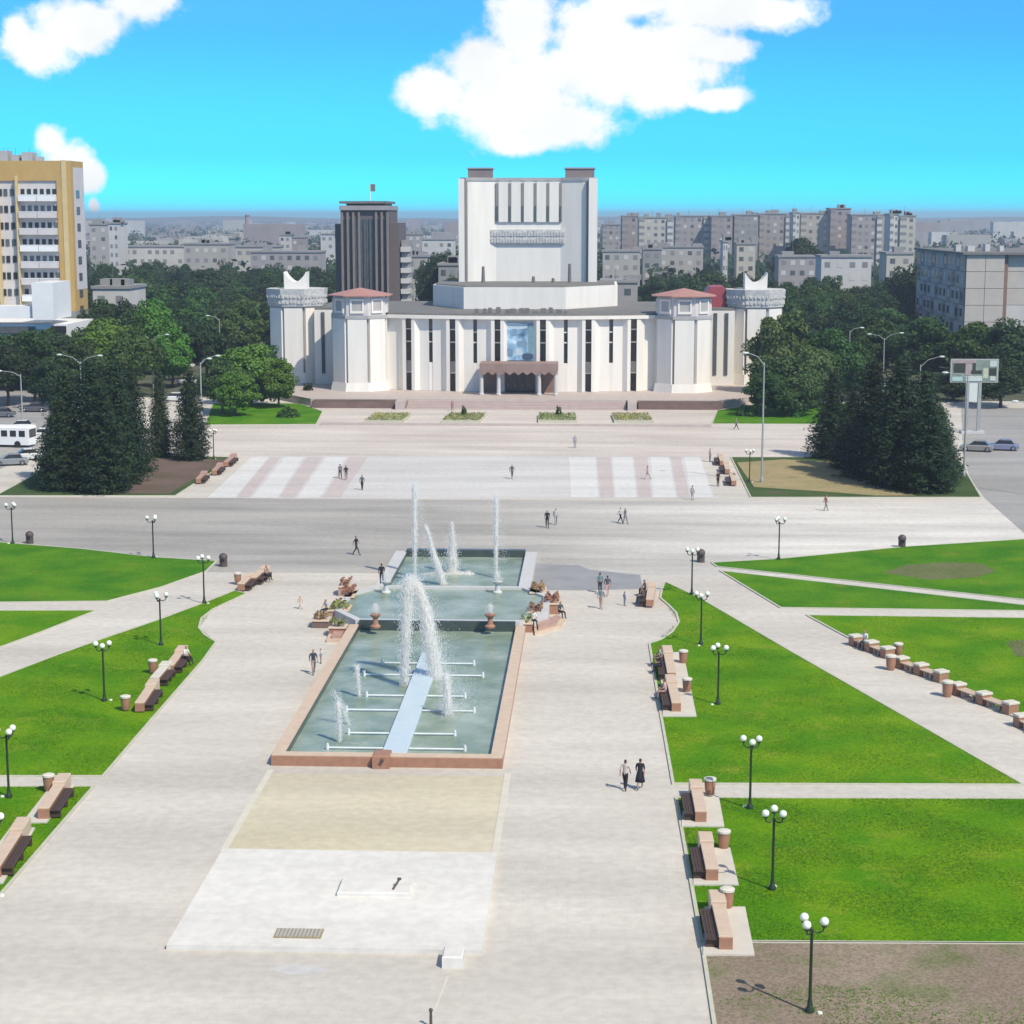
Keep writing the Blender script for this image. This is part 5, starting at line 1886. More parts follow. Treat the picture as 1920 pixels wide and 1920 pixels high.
def body_mesh(name, pose):
    """one continuous skinned figure; slots: 0 skin 1 hair 2 top 3 trousers 4 shoes"""
    J = dict(pel=(0, 0, .93), waist=(0, 0.0, 1.08), chest=(0, -.01, 1.28), neck=(0, 0, 1.47), head=(0, -.02, 1.58), crown=(0, 0.0, 1.70))
    for s, k in ((-1, 'L'), (1, 'R')):
        J['sh' + k] = (s * .17, 0, 1.42)
        J['el' + k] = (s * .24, .03, 1.14)
        J['wr' + k] = (s * .25, -.04, .90)
        J['ha' + k] = (s * .25, -.07, .80)
        J['hi' + k] = (s * .095, 0, .88)
        J['kn' + k] = (s * .10, -.02, .49)
        J['an' + k] = (s * .10, .03, .08)
        J['to' + k] = (s * .11, -.15, .035)
    for a, b in pose.items():
        J[a] = b
    names = list(J)
    idx = {n: i for i, n in enumerate(names)}
    E_ = [('pel', 'waist', 2), ('waist', 'chest', 2), ('chest', 'neck', 2), ('neck', 'head', 0), ('head', 'crown', 1)]
    for k in 'LR':
        E_ += [('chest', 'sh' + k, 2), ('sh' + k, 'el' + k, 2), ('el' + k, 'wr' + k, 0), ('wr' + k, 'ha' + k, 0),
               ('pel', 'hi' + k, 3), ('hi' + k, 'kn' + k, 3), ('kn' + k, 'an' + k, 3), ('an' + k, 'to' + k, 4)]
    rad = dict(pel=(.15, .11), waist=(.135, .10), chest=(.16, .115), neck=(.055, .055), head=(.085, .10), crown=(.075, .09))
    for k in 'LR':
        rad.update({'sh' + k: (.065, .065), 'el' + k: (.045, .045), 'wr' + k: (.033, .033), 'ha' + k: (.04, .028), 'hi' + k: (.095, .095), 'kn' + k: (.065, .065),
                    'an' + k: (.045, .045), 'to' + k: (.045, .035)})
    me = bpy.data.meshes.new(name)
    me.from_pydata([J[n] for n in names], [(idx[a], idx[b]) for a, b, c in E_], [])
    ob = bpy.data.objects.new(name, me)
    COL.objects.link(ob)
    ob.modifiers.new('skin', 'SKIN')
    for n in names:
        me.skin_vertices[0].data[idx[n]].radius = rad[n]
    me.skin_vertices[0].data[idx['pel']].use_root = True
    sb = ob.modifiers.new('sub', 'SUBSURF')
    sb.levels = sb.render_levels = 1
    dg = bpy.context.evaluated_depsgraph_get()
    out = bpy.data.meshes.new_from_object(ob.evaluated_get(dg))
    bpy.data.objects.remove(ob)
    out.name = name
    segs = [(Vector(J[a]), Vector(J[b]), c) for a, b, c in E_]
    out.materials.clear()
    for m in (SKIN, HAIR, SKIN, SKIN, SHOE):
        out.materials.append(m)
    hd = Vector(J['head'])
    for p in out.polygons:
        c = p.center
        best = min(segs, key=lambda s: (c - s[0].lerp(s[1], max(0, min(1, (c - s[0]).dot(s[1] - s[0]) / (s[1] - s[0]).length_squared)))).length)
        mi = best[2]
        if mi in (0, 1) and (c - hd).length < 0.24 and c.z > J['neck'][2] + 0.04:
            mi = 1 if (c.y > hd.y + 0.01 or c.z > hd.z + 0.09) else 0
        p.material_index = mi
        p.use_smooth = True
    return out


POSE = {
    'stand': body_mesh('standing_figure', {}),
    'walk': body_mesh('walking_figure', dict(knL=(-.10, -.22, .52), anL=(-.10, -.30, .10), toL=(-.10, -.47, .08), knR=(.10, .08, .48), anR=(.10, .34, .14), toR=(.10, .24, .03),
                                           elL=(-.23, .16, 1.16), wrL=(-.22, .20, .92), haL=(-.22, .20, .83), elR=(.23, -.12, 1.15), wrR=(.22, -.26, .98), haR=(.22, -.32, .91))),
    'walk2': body_mesh('striding_figure', dict(knR=(.10, -.17, .51), anR=(.10, -.20, .09), toR=(.10, -.38, .05), knL=(-.10, .06, .48), anL=(-.10, .24, .11), toL=(-.10, .12, .03),
                                            elR=(.23, .12, 1.15), wrR=(.23, .14, .9), haR=(.23, .13, .81), elL=(-.23, -.08, 1.14), wrL=(-.22, -.2, .95), haL=(-.22, -.26, .87))),
    'sit': body_mesh('seated_figure', dict(pel=(0, .05, .50), waist=(0, .05, .66), chest=(0, .0, .86), neck=(0, -.03, 1.05), head=(0, -.07, 1.16), crown=(0, -.06, 1.28),
                                         shL=(-.17, -.01, 1.0), shR=(.17, -.01, 1.0), elL=(-.22, -.1, .75), elR=(.22, -.1, .75), wrL=(-.15, -.3, .66), wrR=(.15, -.3, .66),
                                         haL=(-.11, -.38, .63), haR=(.11, -.38, .63), hiL=(-.1, .0, .50), hiR=(.1, .0, .50), knL=(-.13, -.42, .50), knR=(.13, -.42, .50),
                                         anL=(-.12, -.42, .10), anR=(.13, -.46, .10), toL=(-.12, -.6, .04), toR=(.14, -.63, .04))),
}


def skirt_mesh(z0, z1, r0, r1):
    mb = MB()
    n = 14
    prof = [(r1 * .9, z1), (r1, z1 - .03), ((r0 + r1) / 2, (z0 + z1) / 2), (r0, z0), (r0 - .02, z0)]
    v, f = [], []
    for r, z in prof:
        for i in range(n):
            t = 2 * math.pi * i / n
            w = 1 + (0.06 * math.sin(t * 4) if z < z1 - .1 else 0)
            v.append((r * w * math.cos(t), r * .78 * w * math.sin(t), z))
    for k in range(len(prof) - 1):
        for i in range(n):
            j = (i + 1) % n
            f.append((k * n + i, k * n + n + i, k * n + n + j, k * n + j))
    return mb.add(v, f)


def person(px, py, pose, face, top, leg, label, s=1.0, z=0.0, skirt=None, group='people on the plaza', dxy=(0, 0)):
    """face: heading in degrees, 0 looks at the camera, 90 to the right"""
    p = at(px, py)
    me = POSE[pose]
    o = bpy.data.objects.new('person', me)
    COL.objects.link(o)
    for i, m in ((2, cloth(top)), (3, cloth(leg))):
        o.material_slots[i].link = 'OBJECT'
        o.material_slots[i].material = m
    o.location = (p.x + dxy[0], p.y + dxy[1], z)
    o.rotation_euler = (0, 0, R(face))
    o.scale = (s, s, s)
    tag(o, label, 'person', group)
    if skirt:
        skirt_mesh(0.42, 1.0, 0.27, 0.17).build('skirt', cloth(skirt), o, smooth=True)
    return o


W, D, G_, B_, P_ = (.75, .74, .70), (.03, .03, .035), (.2, .2, .21), (.10, .16, .28), (.62, .40, .38)
person(1172, 1482, 'walk2', 160, (.55, .48, .42), D, 'woman in pale top and dark trousers walking on the right of the plaza')
person(1200, 1480, 'walk', 175, D, (.35, .25, .2), 'person in a black knee length dress walking beside the pale topped woman', skirt=D)
person(668, 1041, 'walk', 80, D, (.05, .055, .06), 'person in dark clothes striding behind the fountain on the cross road', 1.05)
person(638, 897, 'walk2', 200, G_, D, 'left one of a dark pair walking on the pink stripes', 1.0)
person(649, 900, 'walk', 190, D, G_, 'right one of a dark pair walking on the pink stripes', 1.0)
person(679, 919, 'walk2', 170, (.12, .12, .13), D, 'single dark walker just right of the left pink stripes', 1.0)
person(960, 898, 'walk', 20, (.10, .10, .11), (.16, .16, .17), 'single dark walker in the middle of the striped square', 1.0)
person(1026, 990, 'walk2', 0, D, D, 'person in black on the cross road, left of two', 1.05)
person(1042, 984, 'walk', 10, (.5, .5, .48), (.35, .34, .33), 'person in pale grey on the cross road beside the one in black', 0.98)
person(1163, 981, 'walk', 60, (.55, .56, .56), D, 'left one of a pair on the cross road below the right stripes', 0.95)
person(1172, 983, 'walk2', 50, (.12, .13, .16), (.2, .2, .22), 'right one of a pair on the cross road below the right stripes', 0.95)
person(1298, 938, 'stand', 150, (.5, .49, .48), (.4, .4, .4), 'pale grey figure at the lower right corner of the striped square', 0.95)
person(1214, 899, 'walk', 120, P_, (.5, .4, .38), 'person in faded pink on the right white stripes', 0.95)
person(1346, 912, 'stand', 30, D, D, 'dark standing figure beside the benches at the dry grass')
person(1331, 866, 'stand', 60, (.4, .34, .3), G_, 'small grey figure at the far right corner of the striped square')
person(1548, 958, 'walk2', 100, (.45, .2, .16), (.25, .2, .18), 'person in reddish top walking below the dry grass')
person(1078, 840, 'stand', 0, (.35, .40, .46), (.3, .33, .36), 'small grey blue figure beyond the striped square')
person(1380, 806, 'walk', 80, G_, D, 'dark figure by the theatre lawn kerb on the right')
person(848, 770, 'walk2', 10, (.42, .24, .22), (.25, .18, .16), 'person in dull red at the foot of the theatre steps')
person(1125, 1112, 'stand', 210, (.16, .24, .26), D, 'person in blue grey at the far side of the group on the wet paving')
person(1139, 1118, 'walk', 190, (.10, .10, .13), P_, 'person in dark top at the right of the group on the wet paving')
person(1127, 1142, 'walk2', 170, (.20, .26, .28), (.5, .36, .3), 'bare legged person at the front of the group on the wet paving')
person(1171, 1136, 'stand', 120, (.28, .36, .48), (.3, .36, .42), 'child in pale blue on the wet paving', 0.68)
person(1205, 1134, 'sit', -80, (.16, .10, .09), D, 'dark seated figure at the near end of the bench by the wet paving', z=0.1)
person(1209, 1118, 'sit', -80, (.14, .09, .08), D, 'dark seated figure at the far end of the bench by the wet paving', z=0.1)
person(1621, 1217, 'sit', -30, W, D, 'man in white shirt sitting on the farthest box bench', z=0.05, s=1.05)
person(588, 1264, 'walk', 20, (.05, .06, .08), (.35, .27, .24), 'person in dark top walking beside the fountain left wall')
person(602, 1244, 'stand', -60, W, P_, 'child in white beside the fountain left wall', 0.62)
person(349, 1249, 'sit', 60, W, D, 'person in white sitting on the farthest of the left benches', z=0.15)
person(1239, 1264, 'sit', -85, (.06, .05, .05), D, 'person in black sitting on the far bench of the triangular lawn pad', z=0.14)
person(1237, 1250, 'sit', -85, (.35, .32, .24), (.2, .15, .12), 'person in khaki sitting at the far end of the triangular lawn pad', z=0.14)
person(1246, 1314, 'sit', -85, P_, (.4, .25, .2), 'person in pink sitting on the near bench of the triangular lawn pad', z=0.14)
person(563, 1142, 'walk', 60, (.62, .45, .34), (.6, .5, .42), 'child in pale orange on the paving left of the planters', 0.6)
person(716, 1116, 'stand', 180, D, D, 'dark figure standing on the rim between the fountain basins', z=0.9)
person(612, 1158, 'sit', -40, (.5, .5, .52), D, 'person in grey sitting on the left planter group', z=0.15)
person(1050, 1162, 'sit', 40, (.08, .1, .09), D, 'dark person sitting at the outer side of the right planter group', z=0.15)
person(1000, 1180, 'sit', 20, W, D, 'person in white sitting at the front of the right planter group', z=0.2)
person(499, 1091, 'sit', 60, (.4, .28, .22), D, 'person in brown sitting at the narrow tip of the left lawn', z=0.15)

# ------------------------------------------------------------------ vehicles
def car(px, py, face, col, label, s=1.0):
    p = at(px, py)
    paint = pm('car_paint_%d' % len(bpy.data.materials), col, tuple(x * 0.9 for x in col), 1, 0.25, spec=0.6)
    o = thing('parked_car', label, 'car', (p.x, p.y, 0.01), R(face), 'cars on the side streets')
    # lower body lofted along its length
    st = [(-2.15, .45, .62, .70), (-2.05, .28, .78, .80), (-1.3, .22, .88, .86), (0, .2, .90, .88), (1.0, .22, .86, .86), (1.9, .28, .74, .80), (2.15, .42, .6, .68)]
    v, f = [], []
    for y, z0, z1, w in st:
        v += [(-w, y, z0), (-w, y, z1 - .12), (-w * .88, y, z1), (w * .88, y, z1), (w, y, z1 - .12), (w, y, z0)]
    for k in range(len(st) - 1):
        for i in range(6):
            j = (i + 1) % 6
            f.append((k * 6 + i, k * 6 + j, k * 6 + 6 + j, k * 6 + 6 + i))
    f += [tuple(range(5, -1, -1)), tuple(range(36, 42))]
    MB().add(v, f).build('body', paint, o)
    cab = [(-.76, -1.5), (.76, -1.5), (.76, 0.95), (-.76, 0.95)]
    cat_ = [(-.62, -1.05), (.62, -1.05), (.62, 0.25), (-.62, 0.25)]
    MB().prism(cab, .86, 1.36, 0, cat_).build('windows', 'glass', o)
    MB().prism([(x * 1.03, y) for x, y in cat_], 1.36, 1.43, 0, [(x * .94, y * .94) for x, y in cat_]).build('roof', paint, o)
    for sx in (-1, 1):
        for y in (-1.35, 1.35):
            w = MB().tube((sx * .70, y, .32), (sx * .90, y, .32), .32, .32, 14).build('wheel', 'rubber', o)
            MB().tube((sx * .90, y, .32), (sx * .915, y, .32), .19, .17, 10).build('rim', 'chrome', w)
        MB().sphere((sx * .58, 2.06, .6), .13, 8, 6, sy=.5).build('headlight', 'lamp_lens', o)
    o.scale = (s, s, s)
    return o


def bus(px, py, face, L_, label):
    p = at(px, py)
    o = thing('parked_bus', label, 'bus', (p.x, p.y, 0.01), R(face), 'buses on the left street')
    MB().bbox(-1.2, 1.2, 0, L_, 0.35, 2.75, 0.15).build('body', 'white_paint', o)
    n = int(L_ / 1.3)
    for sx in (-1, 1):
        for i in range(n):
            y = 0.5 + i * (L_ - 0.8) / n
            MB().box(*sorted((sx * 1.203, sx * 1.225)), y, y + 0.85, 1.45, 2.25).build('window', 'glass', o)
        for y in (1.6, L_ - 1.8):
            MB().tube((sx * 1.0, y, .45), (sx * 1.22, y, .45), .45, .45, 14).build('wheel', 'rubber', o)
    for y, d in ((-0.02, -0.001), (L_ + 0.001, L_ + 0.02)):
        MB().box(-1.0, 1.0, min(y, d), max(y, d), 1.3, 2.4).build('windscreen', 'glass', o)


bus(62, 838, 82, 9.5, 'white bus at the left edge beside the spruces')
car(38, 806, 100, (.62, .62, .58), 'pale car standing farther up the left street')
car(20, 872, 110, (.22, .24, .25), 'grey car in front of the white bus at the left edge')
car(48, 862, 115, (.6, .61, .6), 'silver car nearest the spruces in the left street')
car(78, 822, 100, (.75, .75, .73), 'white car half hidden by the left spruces')
car(2, 782, 95, (.12, .13, .14), 'dark car in the upper left street')
car(64, 772, 90, (.10, .10, .11), 'dark car below the left street trees')
car(85, 762, 90, (.5, .5, .5), 'light grey car in the shade of the left street trees')
car(352, 720, 80, (.7, .7, .7), 'white car seen between the two small spruces')
car(345, 690, 90, (.55, .57, .58), 'silver car at the end of the gap in the left trees')
car(326, 752, 80, (.72, .72, .68), 'pale car behind the slim spruce')
car(1831, 846, 75, (.25, .24, .22), 'dark silver car on the side road below the billboard')
car(1879, 844, 78, (.20, .22, .33), 'dark blue car with bright bonnet on the side road at the right')
car(1622, 720, 90, (.3, .32, .34), 'grey car in the shade behind the right spruces')
car(1660, 728, 85, (.6, .62, .62), 'pale car in the shade behind the right spruces')

# ------------------------------------------------------------------ buildings round the square
def XY(px, Y):
    return on_y(px, 500, Y).x


def ZY(py, Y, px=960):
    return on_y(px, py, Y).z


# ochre and white slab block, upper left
OY = 345.0
oxr = XY(139, OY)
ob = thing('ochre_block', 'tall ochre and white apartment block at the left edge', 'building', (oxr, OY, 0))
ztop = ZY(300, OY)
px2x = lambda px: XY(px, OY) - oxr
x_l = px2x(-110)
MB().box(x_l, -0.02, 0.35, 8.6, 0, ztop - 0.3).build('wall', 'balcony', ob)
MB().box(px2x(112), 0.0, 0.0, 8.62, 12.0, ztop).build('end_pier', 'orange', ob)
MB().box(px2x(112), 0.0, 0.02, 8.6, 0, 11.99).build('end_pier_foot', 'block2', ob)
MB().box(x_l, px2x(112) - 0.003, 0.0, 0.6, ZY(338, OY), ztop).build('top_band', 'orange', ob)
MB().box(px2x(122), px2x(131), -0.12, -0.003, 12, ztop + 0.1).build('pale_strip', 'orange_pale', ob)
MB().box(0.003, 0.05, 1.6, 8.5, 16, ztop - 1.2).build('side_facing', 'balcony', ob)
# narrow side seen in the shade: window strip
z0, dz = ZY(345, OY), 31.0 * OY / F_PX
for k in range(9):
    zz = z0 - (k + 1) * dz
    w = MB().box(0.052, 0.10, 3.0, 5.2, zz + 0.6, zz + 2.1).build('side_window', 'glass_grey', ob)
    # balconies along the front
    for a, b in ((42, 76), (77, 111), (-40, 0), (-78, -41)):
        bl = MB().box(px2x(a), px2x(b), -1.1, 0.33, zz, zz + 1.15).build('balcony', 'balcony' if k % 3 else 'white_paint', ob)
        MB().box(px2x(a) + 0.02, px2x(b) - 0.02, -1.14, 0.3, zz + 1.151, zz + 1.25).build('rail', 'white_paint', bl)
    for a in (44, 56, 68, 80, 92, 103, 2, 12, 24, -36, -24, -12):
        MB().box(px2x(a), px2x(a + 7), 0.22, 0.348, zz + 1.0, zz + 2.3).build('window', 'glass' if (a + k) % 3 else 'glass_grey', ob)
for a in (1, 37):
    MB().box(px2x(a), px2x(a + 3), -0.9, 0.34, 12, ztop - 2.8).build('pilaster', 'orange_pale', ob)
for a, b, h in ((-10, 14, 2.0), (20, 34, 1.2), (40, 60, 1.7), (66, 74, 0.9)):
    MB().box(px2x(a), px2x(b), 3, 6, ztop - 0.29, ztop + h).build('rooftop_hut', 'grey_wall', ob)
for a in (4, 12, 26, 52):
    MB().tube((px2x(a), 4, ztop), (px2x(a), 4, ztop + 2.6), 0.06, 0.04, 6).build('antenna', 'roof_dark', ob)
# white low block before it
wy = 322.0
wb = thing('white_podium_block', 'low bright white block with sloping roof before the ochre block', 'building', (XY(60, wy), wy, 0))
wx = lambda px: XY(px, wy) - XY(60, wy)
MB().box(wx(-120), wx(112), 3.0, 21.5, 0, ZY(612, wy)).build('hall', 'white_paint', wb)
MB().box(wx(54), wx(94), 1.0, 12, ZY(602, wy), ZY(532, wy)).build('white_tower', 'white_paint', wb)
MB().prism([(wx(-120), 0.6), (wx(53), 1.8), (wx(53), 6.8), (wx(-120), 6.0)], ZY(600, wy), ZY(577, wy)).build('slanting_roof', 'white_paint', wb)
MB().box(wx(-100), wx(52), 2.4, 2.98, ZY(612, wy) - 1.6, ZY(612, wy) - 0.4).build('window_band', 'glass_grey', wb)
MB().box(wx(84), wx(111), 2.5, 2.98, ZY(612, wy) - 1.5, ZY(612, wy) - 0.3).build('dark_window', 'glass', wb)

# brown tower left of the stage tower
BY = 450.0
bt = thing('brown_tower', 'dark brown ribbed office tower with flat cap behind the theatre', 'building', (XY(683, BY), BY, 0))
bx_ = lambda px: XY(px, BY) - XY(683, BY)
zt = ZY(394, BY)
MB().box(bx_(640), bx_(728), 0, 22, 0, zt).build('shaft', 'tower_brown', bt)
MB().box(bx_(626), bx_(639.7), 3, 20, 0, ZY(420, BY)).build('side_wing', 'tower_brown', bt)
MB().box(bx_(728.3), bx_(746), 3, 20, 0, ZY(418, BY)).build('side_wing', 'tower_brown', bt)
for i in range(9):
    px = 641 + i * 10.6
    if 4 <= i <= 5:
        MB().box(bx_(px), bx_(px + 3), -0.6, -0.01, 0, zt - 2).build('rib', 'glass_grey', bt)
    else:
        MB().box(bx_(px), bx_(px + 4), -0.7, -0.01, 0, zt - 0.5).build('rib', 'tower_rib', bt)
for i in range(8):
    px = 645.5 + i * 10.6
    MB().box(bx_(px), bx_(px + 5.6), -0.15, -0.02, 4, zt - 2.2).build('window_strip', 'glass_grey' if i in (2, 3, 4) else 'glass', bt)
MB().box(bx_(640) - 0.2, bx_(728) + 0.2, -0.9, 22.2, zt, zt + 1.1).build('top_band', 'tower_light', bt)
MB().box(bx_(648), bx_(720), 3, 19, zt + 1.1, zt + 1.6).build('recess', 'roof_dark', bt)
MB().box(bx_(638), bx_(725), -0.5, 21, zt + 1.61, zt + 2.2).build('cap_slab', 'roof_dark', bt)
ft = MB().tube((bx_(690), 6, zt + 2.2), (bx_(690), 6, zt + 6.6), 0.16, 0.1, 8).build('flagpole', 'white_paint', bt)
MB().box(bx_(690) + 0.1, bx_(690) + 1.3, 5.95, 6.05, zt + 4.6, zt + 6.4).build('flag', 'roof_dark', ft)
for k in range(8):
    MB().box(bx_(748), bx_(764), 4, 10, 3 + k * 2.6, 3 + k * 2.6 + 1.2).build('balcony', 'block5', bt)
MB().box(bx_(749), bx_(762), 5, 12, 0, 24).build('stair_block', 'block2', bt)

# panel house at the right edge: gable ends to the square, long side running back
PY = 400.0
zr = ZY(477, PY)
ph = thing('panel_house', 'five storey concrete panel house at the right edge with blank gable', 'building', (XY(1812, PY), PY, 0))
qx = lambda px: XY(px, PY) - XY(1812, PY)
MB().box(0.0, qx(1884), 0.3, 60, 0, zr).build('wall', 'seam', ph)
MB().box(qx(1892), qx(2040), 1.5, 40, 0, zr).build('wall', 'panel_beige', ph)
MB().box(qx(1884.2), qx(1891.8), 0.8, 20, 0, zr - 0.2).build('stair_strip', 'brown_wall', ph)
nz = 6
for k in range(nz):
    za, zb_ = k * zr / nz + 0.06, (k + 1) * zr / nz - 0.06
    for j in range(2):
        xa = qx(1812) + j * (qx(1884) - qx(1812)) / 2
        xb = xa + (qx(1884) - qx(1812)) / 2
        MB().bbox(xa + 0.05, xb - 0.05, 0.05, 0.299, za, zb_, 0.03).build('panel', 'panel_beige', ph)
    MB().bbox(qx(1892) + 0.05, qx(1965), 1.2, 1.49, za, zb_, 0.03).build('panel', 'panel_beige' if k > 2 else 'block5', ph)
    for j in range(12):
        ya = 0.6 + j * 4.9
        pn = MB().box(-0.25, -0.003, ya + 0.05, ya + 4.85, za, zb_).build('side_panel', 'panel_beige' if (j + k) % 3 else 'block4', ph)
        MB().box(-0.30, -0.251, ya + 1.2, ya + 3.6, za + 1.0, za + 2.7).build('window', 'glass_grey' if (j * 3 + k) % 4 else 'block5', pn)
MB().box(-0.9, qx(2040), -0.5, 61, zr + 0.003, zr + 0.5).build('roof', 'roof_dark', ph)
for a, w, h in ((1815, 10, 1.4), (1838, 14, 1.2), (1872, 9, 1.6), (1900, 8, 1.2)):
    MB().box(qx(a), qx(a + w), 14, 17, zr + 0.5, zr + 0.5 + h).build('roof_hut', 'block5', ph)


def city_block(px0, px1, py_top, Y, mat, label, floors=9, depth=14.0, cols=None, roof='far_roof', name='apartment_block', bays=True, group=None):
    """A plain block with real window recess panes and loggia bands; far away, so panes are joined."""
    x0, x1 = XY(px0, Y), XY(px1, Y)
    z = ZY(py_top + (4 if floors == 9 else 2), Y)
    w = x1 - x0
    o = thing(name, label, 'building', (x0, Y, 0), 0, group)
    MB().box(0, w, 0, depth, 0, z).build('wall', mat, o)
    MB().box(-0.3, w + 0.3, -0.3, depth + 0.3, z + 0.003, z + 0.6).build('roof', roof, o)
    if floors < 9:
        floors = max(2, int(z / 3.3))
    fh = z / floors
    cols = cols or max(2, int(w / 3.0))
    win = MB()
    for i in range(cols):
        xa = (i + 0.27) * w / cols
        for k in range(floors):
            win.box(xa, xa + min(1.5, 0.5 * w / cols), -0.06, -0.003, k * fh + 0.9, k * fh + 0.9 + min(1.5, fh * 0.5))
    rb_ = random.Random(int(px0 * 13 + Y))
    win.m = [rb_.choice((0, 0, 0, 1, 2)) for _ in range(len(win.f) // 6) for _q in range(6)]
    for _k in range(rb_.randint(1, 3)):
        hx = rb_.uniform(0.05, 0.8) * w
        MB().box(hx, hx + rb_.uniform(1.5, 4), 3, 7, z + 0.6, z + 0.6 + rb_.uniform(0.8, 2.2)).build('roof_hut', 'far_roof', o)
    MB().tube((w * .4, 5, z + .6), (w * .4, 5, z + rb_.uniform(3, 5)), 0.07, 0.05, 5).build('antenna', 'roof_dark', o)
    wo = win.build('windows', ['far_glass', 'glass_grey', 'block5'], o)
    wo['kind'] = 'stuff'
    if bays:
        for i in range(0, cols, 4):
            xa = (i + 0.1) * w / cols
            b = MB().box(xa, xa + 0.8 * w / cols, -1.0, -0.07, 0.5, z - 0.3).build('bay', 'block5' if i % 8 else mat, o)
            g2 = MB()
            for k in range(floors):
                g2.box(xa + 0.08, xa + 0.8 * w / cols - 0.08, -1.06, -1.003, k * fh + 0.45 * fh, k * fh + 0.85 * fh)
            g2.build('glazing', 'far_glass', b)['kind'] = 'stuff'
    return o


for a in [(1128, 1162, 418, 980, 'block0', 'dull grey block just right of the stage tower'),
          (1164, 1196, 402, 930, 'block4', 'brownish block beside the cream stair tower'),
          (1196, 1262, 405, 900, 'block3', 'cream and grey block with pale vertical stair tower'),
          (1264, 1330, 402, 940, 'block0', 'grey apartment block in the long row right of the theatre'),
          (1331, 1372, 402, 930, 'block4', 'brown grey apartment block with dark windows in the long row'),
          (1374, 1420, 400, 935, 'block2', 'grey apartment block in the middle of the long row'),
          (1421, 1482, 398, 945, 'block0', 'wide grey apartment block in the long row'),
          (1484, 1497, 396, 905, 'block5', 'narrow pale stair tower of the long row'),
          (1498, 1552, 397, 920, 'block1', 'grey apartment block above the dark round tree'),
          (1553, 1592, 388, 915, 'block4', 'tallest reddish block in the long row'),
          (1593, 1664, 400, 890, 'block0', 'wide grey block near the right end of the long row'),
          (1665, 1682, 399, 850, 'block5', 'white stair tower at the right end of the long row'),
          (1683, 1714, 402, 850, 'block3', 'cream end block of the long row with dark balconies')]:
    city_block(*a[:5], a[5], 9)
for a in [(1130, 1200, 470, 640, 'block1', 'low greenish grey house right of the stage tower', 4),
          (1205, 1240, 466, 660, 'block2', 'low grey house behind the right pavilion', 4),
          (1236, 1318, 462, 690, 'block1', 'long pale low house behind the trees of the right wing', 4),
          (1355, 1364, 452, 640, 'block5', 'thin pale stair block above the trees', 4),
          (1381, 1416, 456, 650, 'block3', 'small pinkish house above the right wing crown', 3),
          (1540, 1634, 480, 520, 'block5', 'white flat roofed house among the right hand trees', 3),
          (1662, 1712, 474, 560, 'block3', 'cream low house left of the panel house', 3),
          (1460, 1530, 480, 600, 'block0', 'grey low house under the dark round tree', 3),
          (1128, 1196, 528, 420, 'block0', 'grey shed with lilac wall behind the theatre drum', 2),
          (170, 205, 420, 760, 'block1', 'grey block just right of the ochre building', 8),
          (206, 224, 418, 700, 'block5', 'narrow white stair tower right of the ochre building', 8),
          (232, 345, 462, 720, 'block5', 'long white factory hall above the left wood', 3),
          (346, 428, 457, 700, 'block1', 'pale grey factory hall with bright gable above the left wood', 3),
          (442, 520, 462, 680, 'block3', 'cream factory hall left of the brown tower', 3),
          (470, 600, 472, 640, 'block0', 'low grey workshop left of the brown tower', 2),
          (430, 440, 446, 720, 'block2', 'dark narrow stack between the factory halls', 5),
          (525, 545, 440, 900, 'block5', 'pale tall house behind the factory halls', 6),
          (548, 570, 444, 880, 'block4', 'brownish tall house behind the factory halls', 6),
          (602, 626, 438, 860, 'block5', 'white house touching the brown tower', 6),
          (752, 790, 438, 900, 'block0', 'grey house between the brown tower and the stage tower', 5),
          (792, 850, 448, 820, 'block5', 'pale house left of the stage tower', 4),
          (760, 830, 480, 560, 'block1', 'low pale house behind the theatre left roof', 3),
          (822, 858, 496, 470, 'block2', 'dark grey shed beside the stage tower', 2),
          (172, 240, 541, 372, 'block5', 'small pale flat roof among the trees right of the ochre building', 2)]:
    city_block(a[0], a[1], a[2], a[3], a[4], a[5], a[6], bays=False)
cs = at(468, 440)
ch = thing('factory_chimney', 'thin dark factory chimney on the left horizon', 'chimney', (XY(466, 1400), 1400, 0))
zc = ZY(403, 1400)
MB().lathe([(2.6, 0), (2.2, zc * .5), (1.7, zc), (0, zc)], (0, 0, 0), 12).build('stack', 'block4', ch)
MB().lathe([(1.9, zc - 1.5), (2.0, zc - 0.3), (1.75, zc + .1)], (0, 0, 0), 12).build('rim', 'roof_dark', ch)

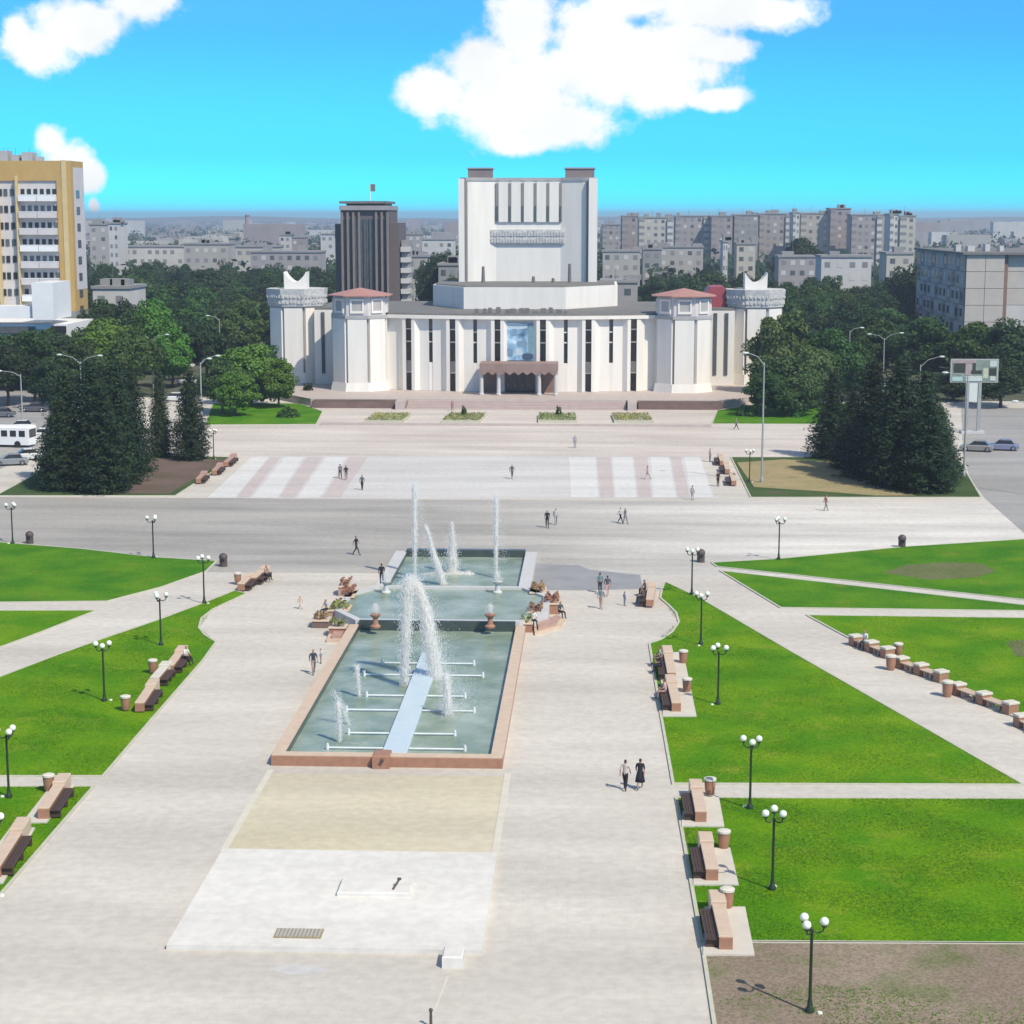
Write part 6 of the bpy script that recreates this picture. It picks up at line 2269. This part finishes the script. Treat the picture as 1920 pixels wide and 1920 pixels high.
# the far town and its woods run together into one mass
g = np.random.default_rng(77)
far = MB()
for _ in range(900):
    Y = float(np.exp(g.uniform(np.log(1250), np.log(6500))))
    x = g.uniform(-0.42, 0.36) * Y
    w, d, h = g.uniform(10, 55), g.uniform(10, 20), g.choice([5, 7, 9, 12, 16, 24], p=[.3, .25, .2, .15, .07, .03])
    far.box(x, x + w, Y, Y + d, 0, h, int(g.integers(0, 5)))
o = far.build('distant_town', ['block0', 'block5', 'block1', 'block4', 'block3'])
tag(o, 'hazy spread of far town houses along the horizon', 'town', kind='stuff')
n = 5200
Y = np.exp(g.uniform(np.log(640), np.log(7500), n))
X = g.uniform(-0.42, 0.36, n) * Y
Hh = g.uniform(7, 15, n)
per = 26
C = np.repeat(np.stack([X, Y, Hh * 0.55], 1), per, 0)
q = g.normal(0, 1, (n * per, 3))
q /= np.linalg.norm(q, axis=1)[:, None]
C = C + q * np.repeat(np.stack([Hh * .55, Hh * .55, Hh * .45], 1), per, 0) * g.uniform(.5, 1, (n * per, 1))
keep = (Y > 900) | (np.abs(X / Y + 0.04) > 0.0)
V, F = leaves(C, 1.5, g, q)
me = mesh_np('distant_wood', V, F, ['leaf_far'])
o = bpy.data.objects.new('distant_wood', me)
COL.objects.link(o)
tag(o, 'distant dark trees between the far town houses', 'wood', kind='stuff')

# low hills closing the horizon
hl = MB()
nh = 90
hv = []
for i in range(nh + 1):
    a = -0.62 + 1.2 * i / nh
    top = 22 + 10 * max(0.0, a + 0.05) / 0.4 + 5 * math.sin(a * 23) + 3 * math.sin(a * 61 + 1)
    for rad, zz in ((7400, -1.0), (7900, top * 0.75), (8300, top), (8900, -1.0)):
        hv.append((rad * math.sin(a), rad * math.cos(a), zz))
hl.add(hv, [(i * 4 + j, i * 4 + 4 + j, i * 4 + 5 + j, i * 4 + 1 + j) for i in range(nh) for j in range(3)])
hl.build('hills', 'ground', smooth=True)['kind'] = 'structure'

# ------------------------------------------------------------------ haze
hz = MB().box(-9500, 9500, -9300, 9700, -2, 47).build('haze', 'grey_wall')
hm = bpy.data.materials.new('thin_haze')
hm.use_nodes = True
nt = hm.node_tree
nt.nodes.clear()
mo = nt.nodes.new('ShaderNodeOutputMaterial')
pv = nt.nodes.new('ShaderNodeVolumePrincipled')
pv.inputs['Color'].default_value = (0.80, 0.88, 0.95, 1)
pv.inputs['Density'].default_value = 0.00022
pv.inputs['Anisotropy'].default_value = 0.2
nt.links.new(pv.outputs[0], mo.inputs['Volume'])
hz.data.materials.clear()
hz.data.materials.append(hm)
tag(hz, 'thin bluish summer haze over the far town', 'haze', kind='stuff')
